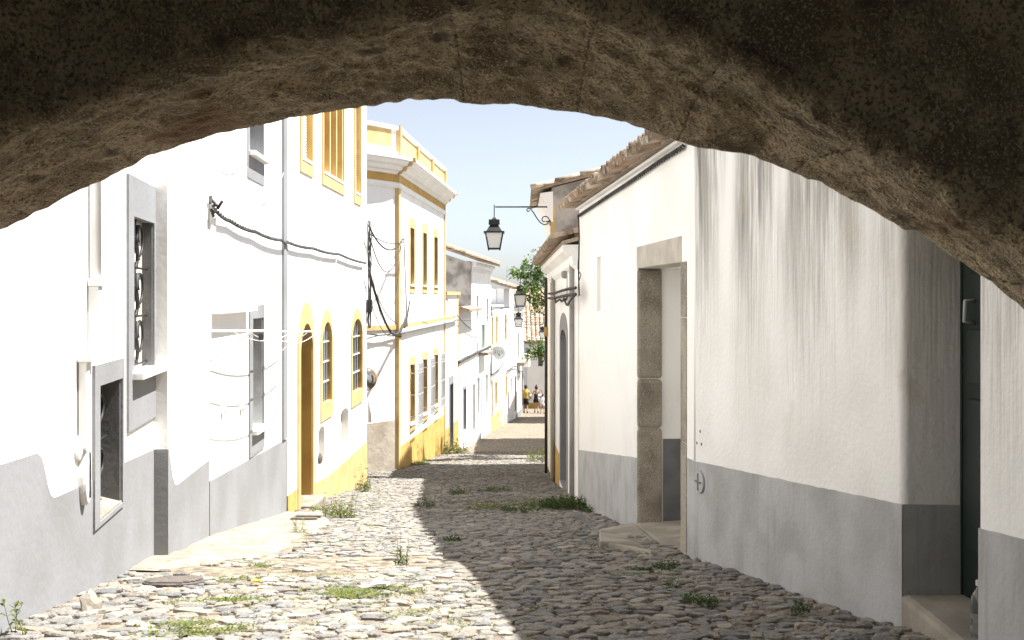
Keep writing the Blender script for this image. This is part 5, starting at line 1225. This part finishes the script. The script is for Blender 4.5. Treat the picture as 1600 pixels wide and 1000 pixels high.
lt = gpx(401, 916); tag(MB().hexa([lt+Vector(v) for v in ((-.03, -.02, .03), (.03, -.02, .03), (.03, .02, .03), (-.03, .02, .03), (-.03, -.02, .037), (.03, -.02, .045), (.03, .02, .037), (-.03, .02, .04))]).build('yellow_scrap', YELLOWP), 'tiny yellow scrap on the cobbles near the drain cover', 'litter')

# ------------------------------------------------------------------ people
def person(label, loc, H, face, pose, clothes, hair='short'):
    """one skinned body; clothes and hair as children"""
    t = thing('person', label, 'person', loc)
    s = H/1.75; J = {}
    hip = .93*s
    st = pose.get('stride', .18)
    V_ = [('pel', (0, 0, hip), .125), ('wst', (0, 0, 1.08*s), .115), ('chs', (0, .01, 1.28*s), .135), ('nkb', (0, 0, 1.45*s), .075), ('nck', (0, 0, 1.52*s), .052), ('hd1', (0, .01, 1.60*s), .085), ('hd2', (0, .0, 1.70*s), .08),
          ('hL', (-.09, 0, .90*s), .085), ('kL', (-.095, st*.55, .50*s), .058), ('aL', (-.095, -.02+st*.2, .09*s), .038), ('tL', (-.10, .14+st*.2, .03*s), .03),
          ('hR', (.09, 0, .90*s), .085), ('kR', (.095, -st*.3, .50*s), .058), ('aR', (.095, -st*1.1, .11*s), .038), ('tR', (.10, .12-st*1.1, .03*s), .03),
          ('sL', (-.17, 0, 1.42*s), .055), ('eL', (-.23+pose.get('lx', 0), pose.get('ly', -.03), 1.15*s), .042), ('wL', (-.24+pose.get('lx', 0)*2, pose.get('ly', 0)+.06, .90*s), .03), ('fL', (-.24+pose.get('lx', 0)*2.2, pose.get('ly', 0)+.09, .80*s), .024),
          ('sR', (.17, 0, 1.42*s), .055), ('eR', (.23+pose.get('rx', 0), pose.get('ry', .0), 1.15*s), .042), ('wR', (.24+pose.get('rx', 0)*2, pose.get('ry', 0)+.08, .90*s), .03), ('fR', (.24+pose.get('rx', 0)*2.2, pose.get('ry', 0)+.11, .80*s), .024)]
    idx = {n_: i for i, (n_, _, _) in enumerate(V_)}
    E = [('pel', 'wst'), ('wst', 'chs'), ('chs', 'nkb'), ('nkb', 'nck'), ('nck', 'hd1'), ('hd1', 'hd2'), ('pel', 'hL'), ('hL', 'kL'), ('kL', 'aL'), ('aL', 'tL'), ('pel', 'hR'), ('hR', 'kR'), ('kR', 'aR'), ('aR', 'tR'), ('nkb', 'sL'), ('sL', 'eL'), ('eL', 'wL'), ('wL', 'fL'), ('nkb', 'sR'), ('sR', 'eR'), ('eR', 'wR'), ('wR', 'fR')]
    ca_, sa_ = math.cos(face), math.sin(face); rot = lambda p: (p[0]*ca_-p[1]*sa_, p[0]*sa_+p[1]*ca_, p[2])
    me = bpy.data.meshes.new('body'); me.from_pydata([rot(p) for _, p, _ in V_], [(idx[a], idx[b]) for a, b in E], [])
    o = bpy.data.objects.new('body', me); link(o, t)
    md = o.modifiers.new('skin', 'SKIN'); md.use_smooth_shade = True
    for i, (_, _, r) in enumerate(V_): me.skin_vertices[0].data[i].radius = (r*s, r*s*.85)
    me.skin_vertices[0].data[0].use_root = True
    o.modifiers.new('sub', 'SUBSURF').levels = 1; o.modifiers['sub'].render_levels = 2
    me.materials.append(SKIN)
    base = Vector(loc); W = lambda p: base+Vector(rot(p))
    Vd = {n_: p for n_, p, _ in V_}
    def ell(c, rx, ry, k=14): return [W((c[0]+rx*math.cos(2*math.pi*i/k), c[1]+ry*math.sin(2*math.pi*i/k), c[2])) for i in range(k)]
    def limb(mb, names, rs, frac=1.0):
        P_ = [W(Vd[n_]) for n_ in names]
        if frac < 1: P_[-1] = P_[-2].lerp(P_[-1], frac)
        mb.tube(P_, rs, 10)
    for kind, mat in clothes:
        mb = MB()
        if kind == 'shirt':
            mb.loft([ell((0, 0, z*s), rx*s, ry*s) for z, rx, ry in ((.84, .185, .135), (.95, .18, .13), (1.08, .165, .125), (1.25, .19, .14), (1.38, .195, .13), (1.44, .15, .10), (1.50, .07, .065))])
            limb(mb, ('sL', 'eL'), [.075*s, .07*s], .75); limb(mb, ('sR', 'eR'), [.075*s, .07*s], .75)
        if kind == 'shorts':
            mb.loft([ell((0, 0, z*s), rx*s, ry*s) for z, rx, ry in ((.78, .18, .13), (.88, .19, .14), (1.0, .165, .125))])
            limb(mb, ('hL', 'kL'), [.105*s, .095*s], .85); limb(mb, ('hR', 'kR'), [.105*s, .095*s], .85)
        if kind == 'dress':
            mb.loft([ell((0, 0, z*s), rx*s, ry*s) for z, rx, ry in ((.70, .215, .17), (.85, .20, .155), (1.02, .15, .12), (1.12, .155, .125), (1.26, .17, .135))])
        if kind == 'hair':
            c = Vd['hd2']; mb.loft([ell((c[0], c[1]-.012*s, z*s), r_*s, r_*s*1.05) for z, r_ in ((1.58, .085), (1.64, .102), (1.70, .104), (1.76, .085), (1.795, .03))])
        if kind == 'bun':
            c = Vd['hd2']; mb.loft([ell((c[0], c[1]-.03*s, z*s), r_*s, r_*s) for z, r_ in ((1.78, .02), (1.81, .05), (1.85, .05), (1.88, .02))])
        if kind == 'shoes':
            for a, b in (('aL', 'tL'), ('aR', 'tR')): limb(mb, (a, b), [.05*s, .042*s])
        mb.build({'bun': 'hair_bun', 'shoes': 'shoes'}.get(kind, kind), mat, t, smooth=True)
    return t
Dp = 63.0
def gp(px, D): x = (px-CX)/F*D; return (x, D, gz(x, D)+.0)
p1 = gp(821.5, 63); person('walking person in yellow shirt and black shorts seen from behind', p1, 1.76, 0, {'stride': .2}, [('shirt', YSHIRT), ('shorts', BLACKCLOTH), ('hair', HAIR), ('shoes', BLACKCLOTH)])
p2 = gp(838, 63.3); person('walking person in short black dress with hair in a bun', p2, 1.68, 0, {'stride': .22, 'lx': -.06, 'rx': .06}, [('dress', BLACKCLOTH), ('hair', HAIR), ('bun', HAIR), ('shoes', BLACKCLOTH)])
p3 = gp(847.5, 62.5); person('child in white shirt and pale shorts at the street edge', p3, 1.22, 0, {'stride': .12}, [('shirt', WHITECLOTH), ('shorts', GREYIRON), ('hair', HAIR), ('shoes', BLACKCLOTH)])
def bag(label, c, w_, h_, mat, mat2):
    t = thing('shoulder_bag', label, 'bag', c); c = Vector(c)
    MB().loft([[c+Vector((w_*a*f_, .07*b, z_)) for a, b in ((-1, -.6), (-.6, -1), (.6, -1), (1, -.6), (1, .6), (.6, 1), (-.6, 1), (-1, .6))] for z_, f_ in ((-h_, .8), (-h_*.6, 1), (h_*.4, .95), (h_, .75))]).build('bag_body', mat, t, smooth=True)
    MB().tube([c+Vector((-w_*.6, 0, h_)), c+Vector((-w_*.2, 0, h_+.28)), c+Vector((w_*.2, 0, h_+.28)), c+Vector((w_*.6, 0, h_))], .012, 5).build('strap', mat2, t)
    MB().box(c.x-w_*.4, c.x+w_*.4, c.y-.085, c.y-.06, c.z-h_*.4, c.z+h_*.3).build('print_patch', mat2, t)
bag('large white shoulder bag with blue print at the right hip', (p2[0]+.26, p2[1]-.05, p2[2]+.98), .2, .22, WHITECLOTH, BLUECLOTH)
bag('white bag carried between two walking people', (p2[0]-.36, p2[1]-.02, p2[2]+.98), .14, .2, WHITECLOTH, GREYPIPE)
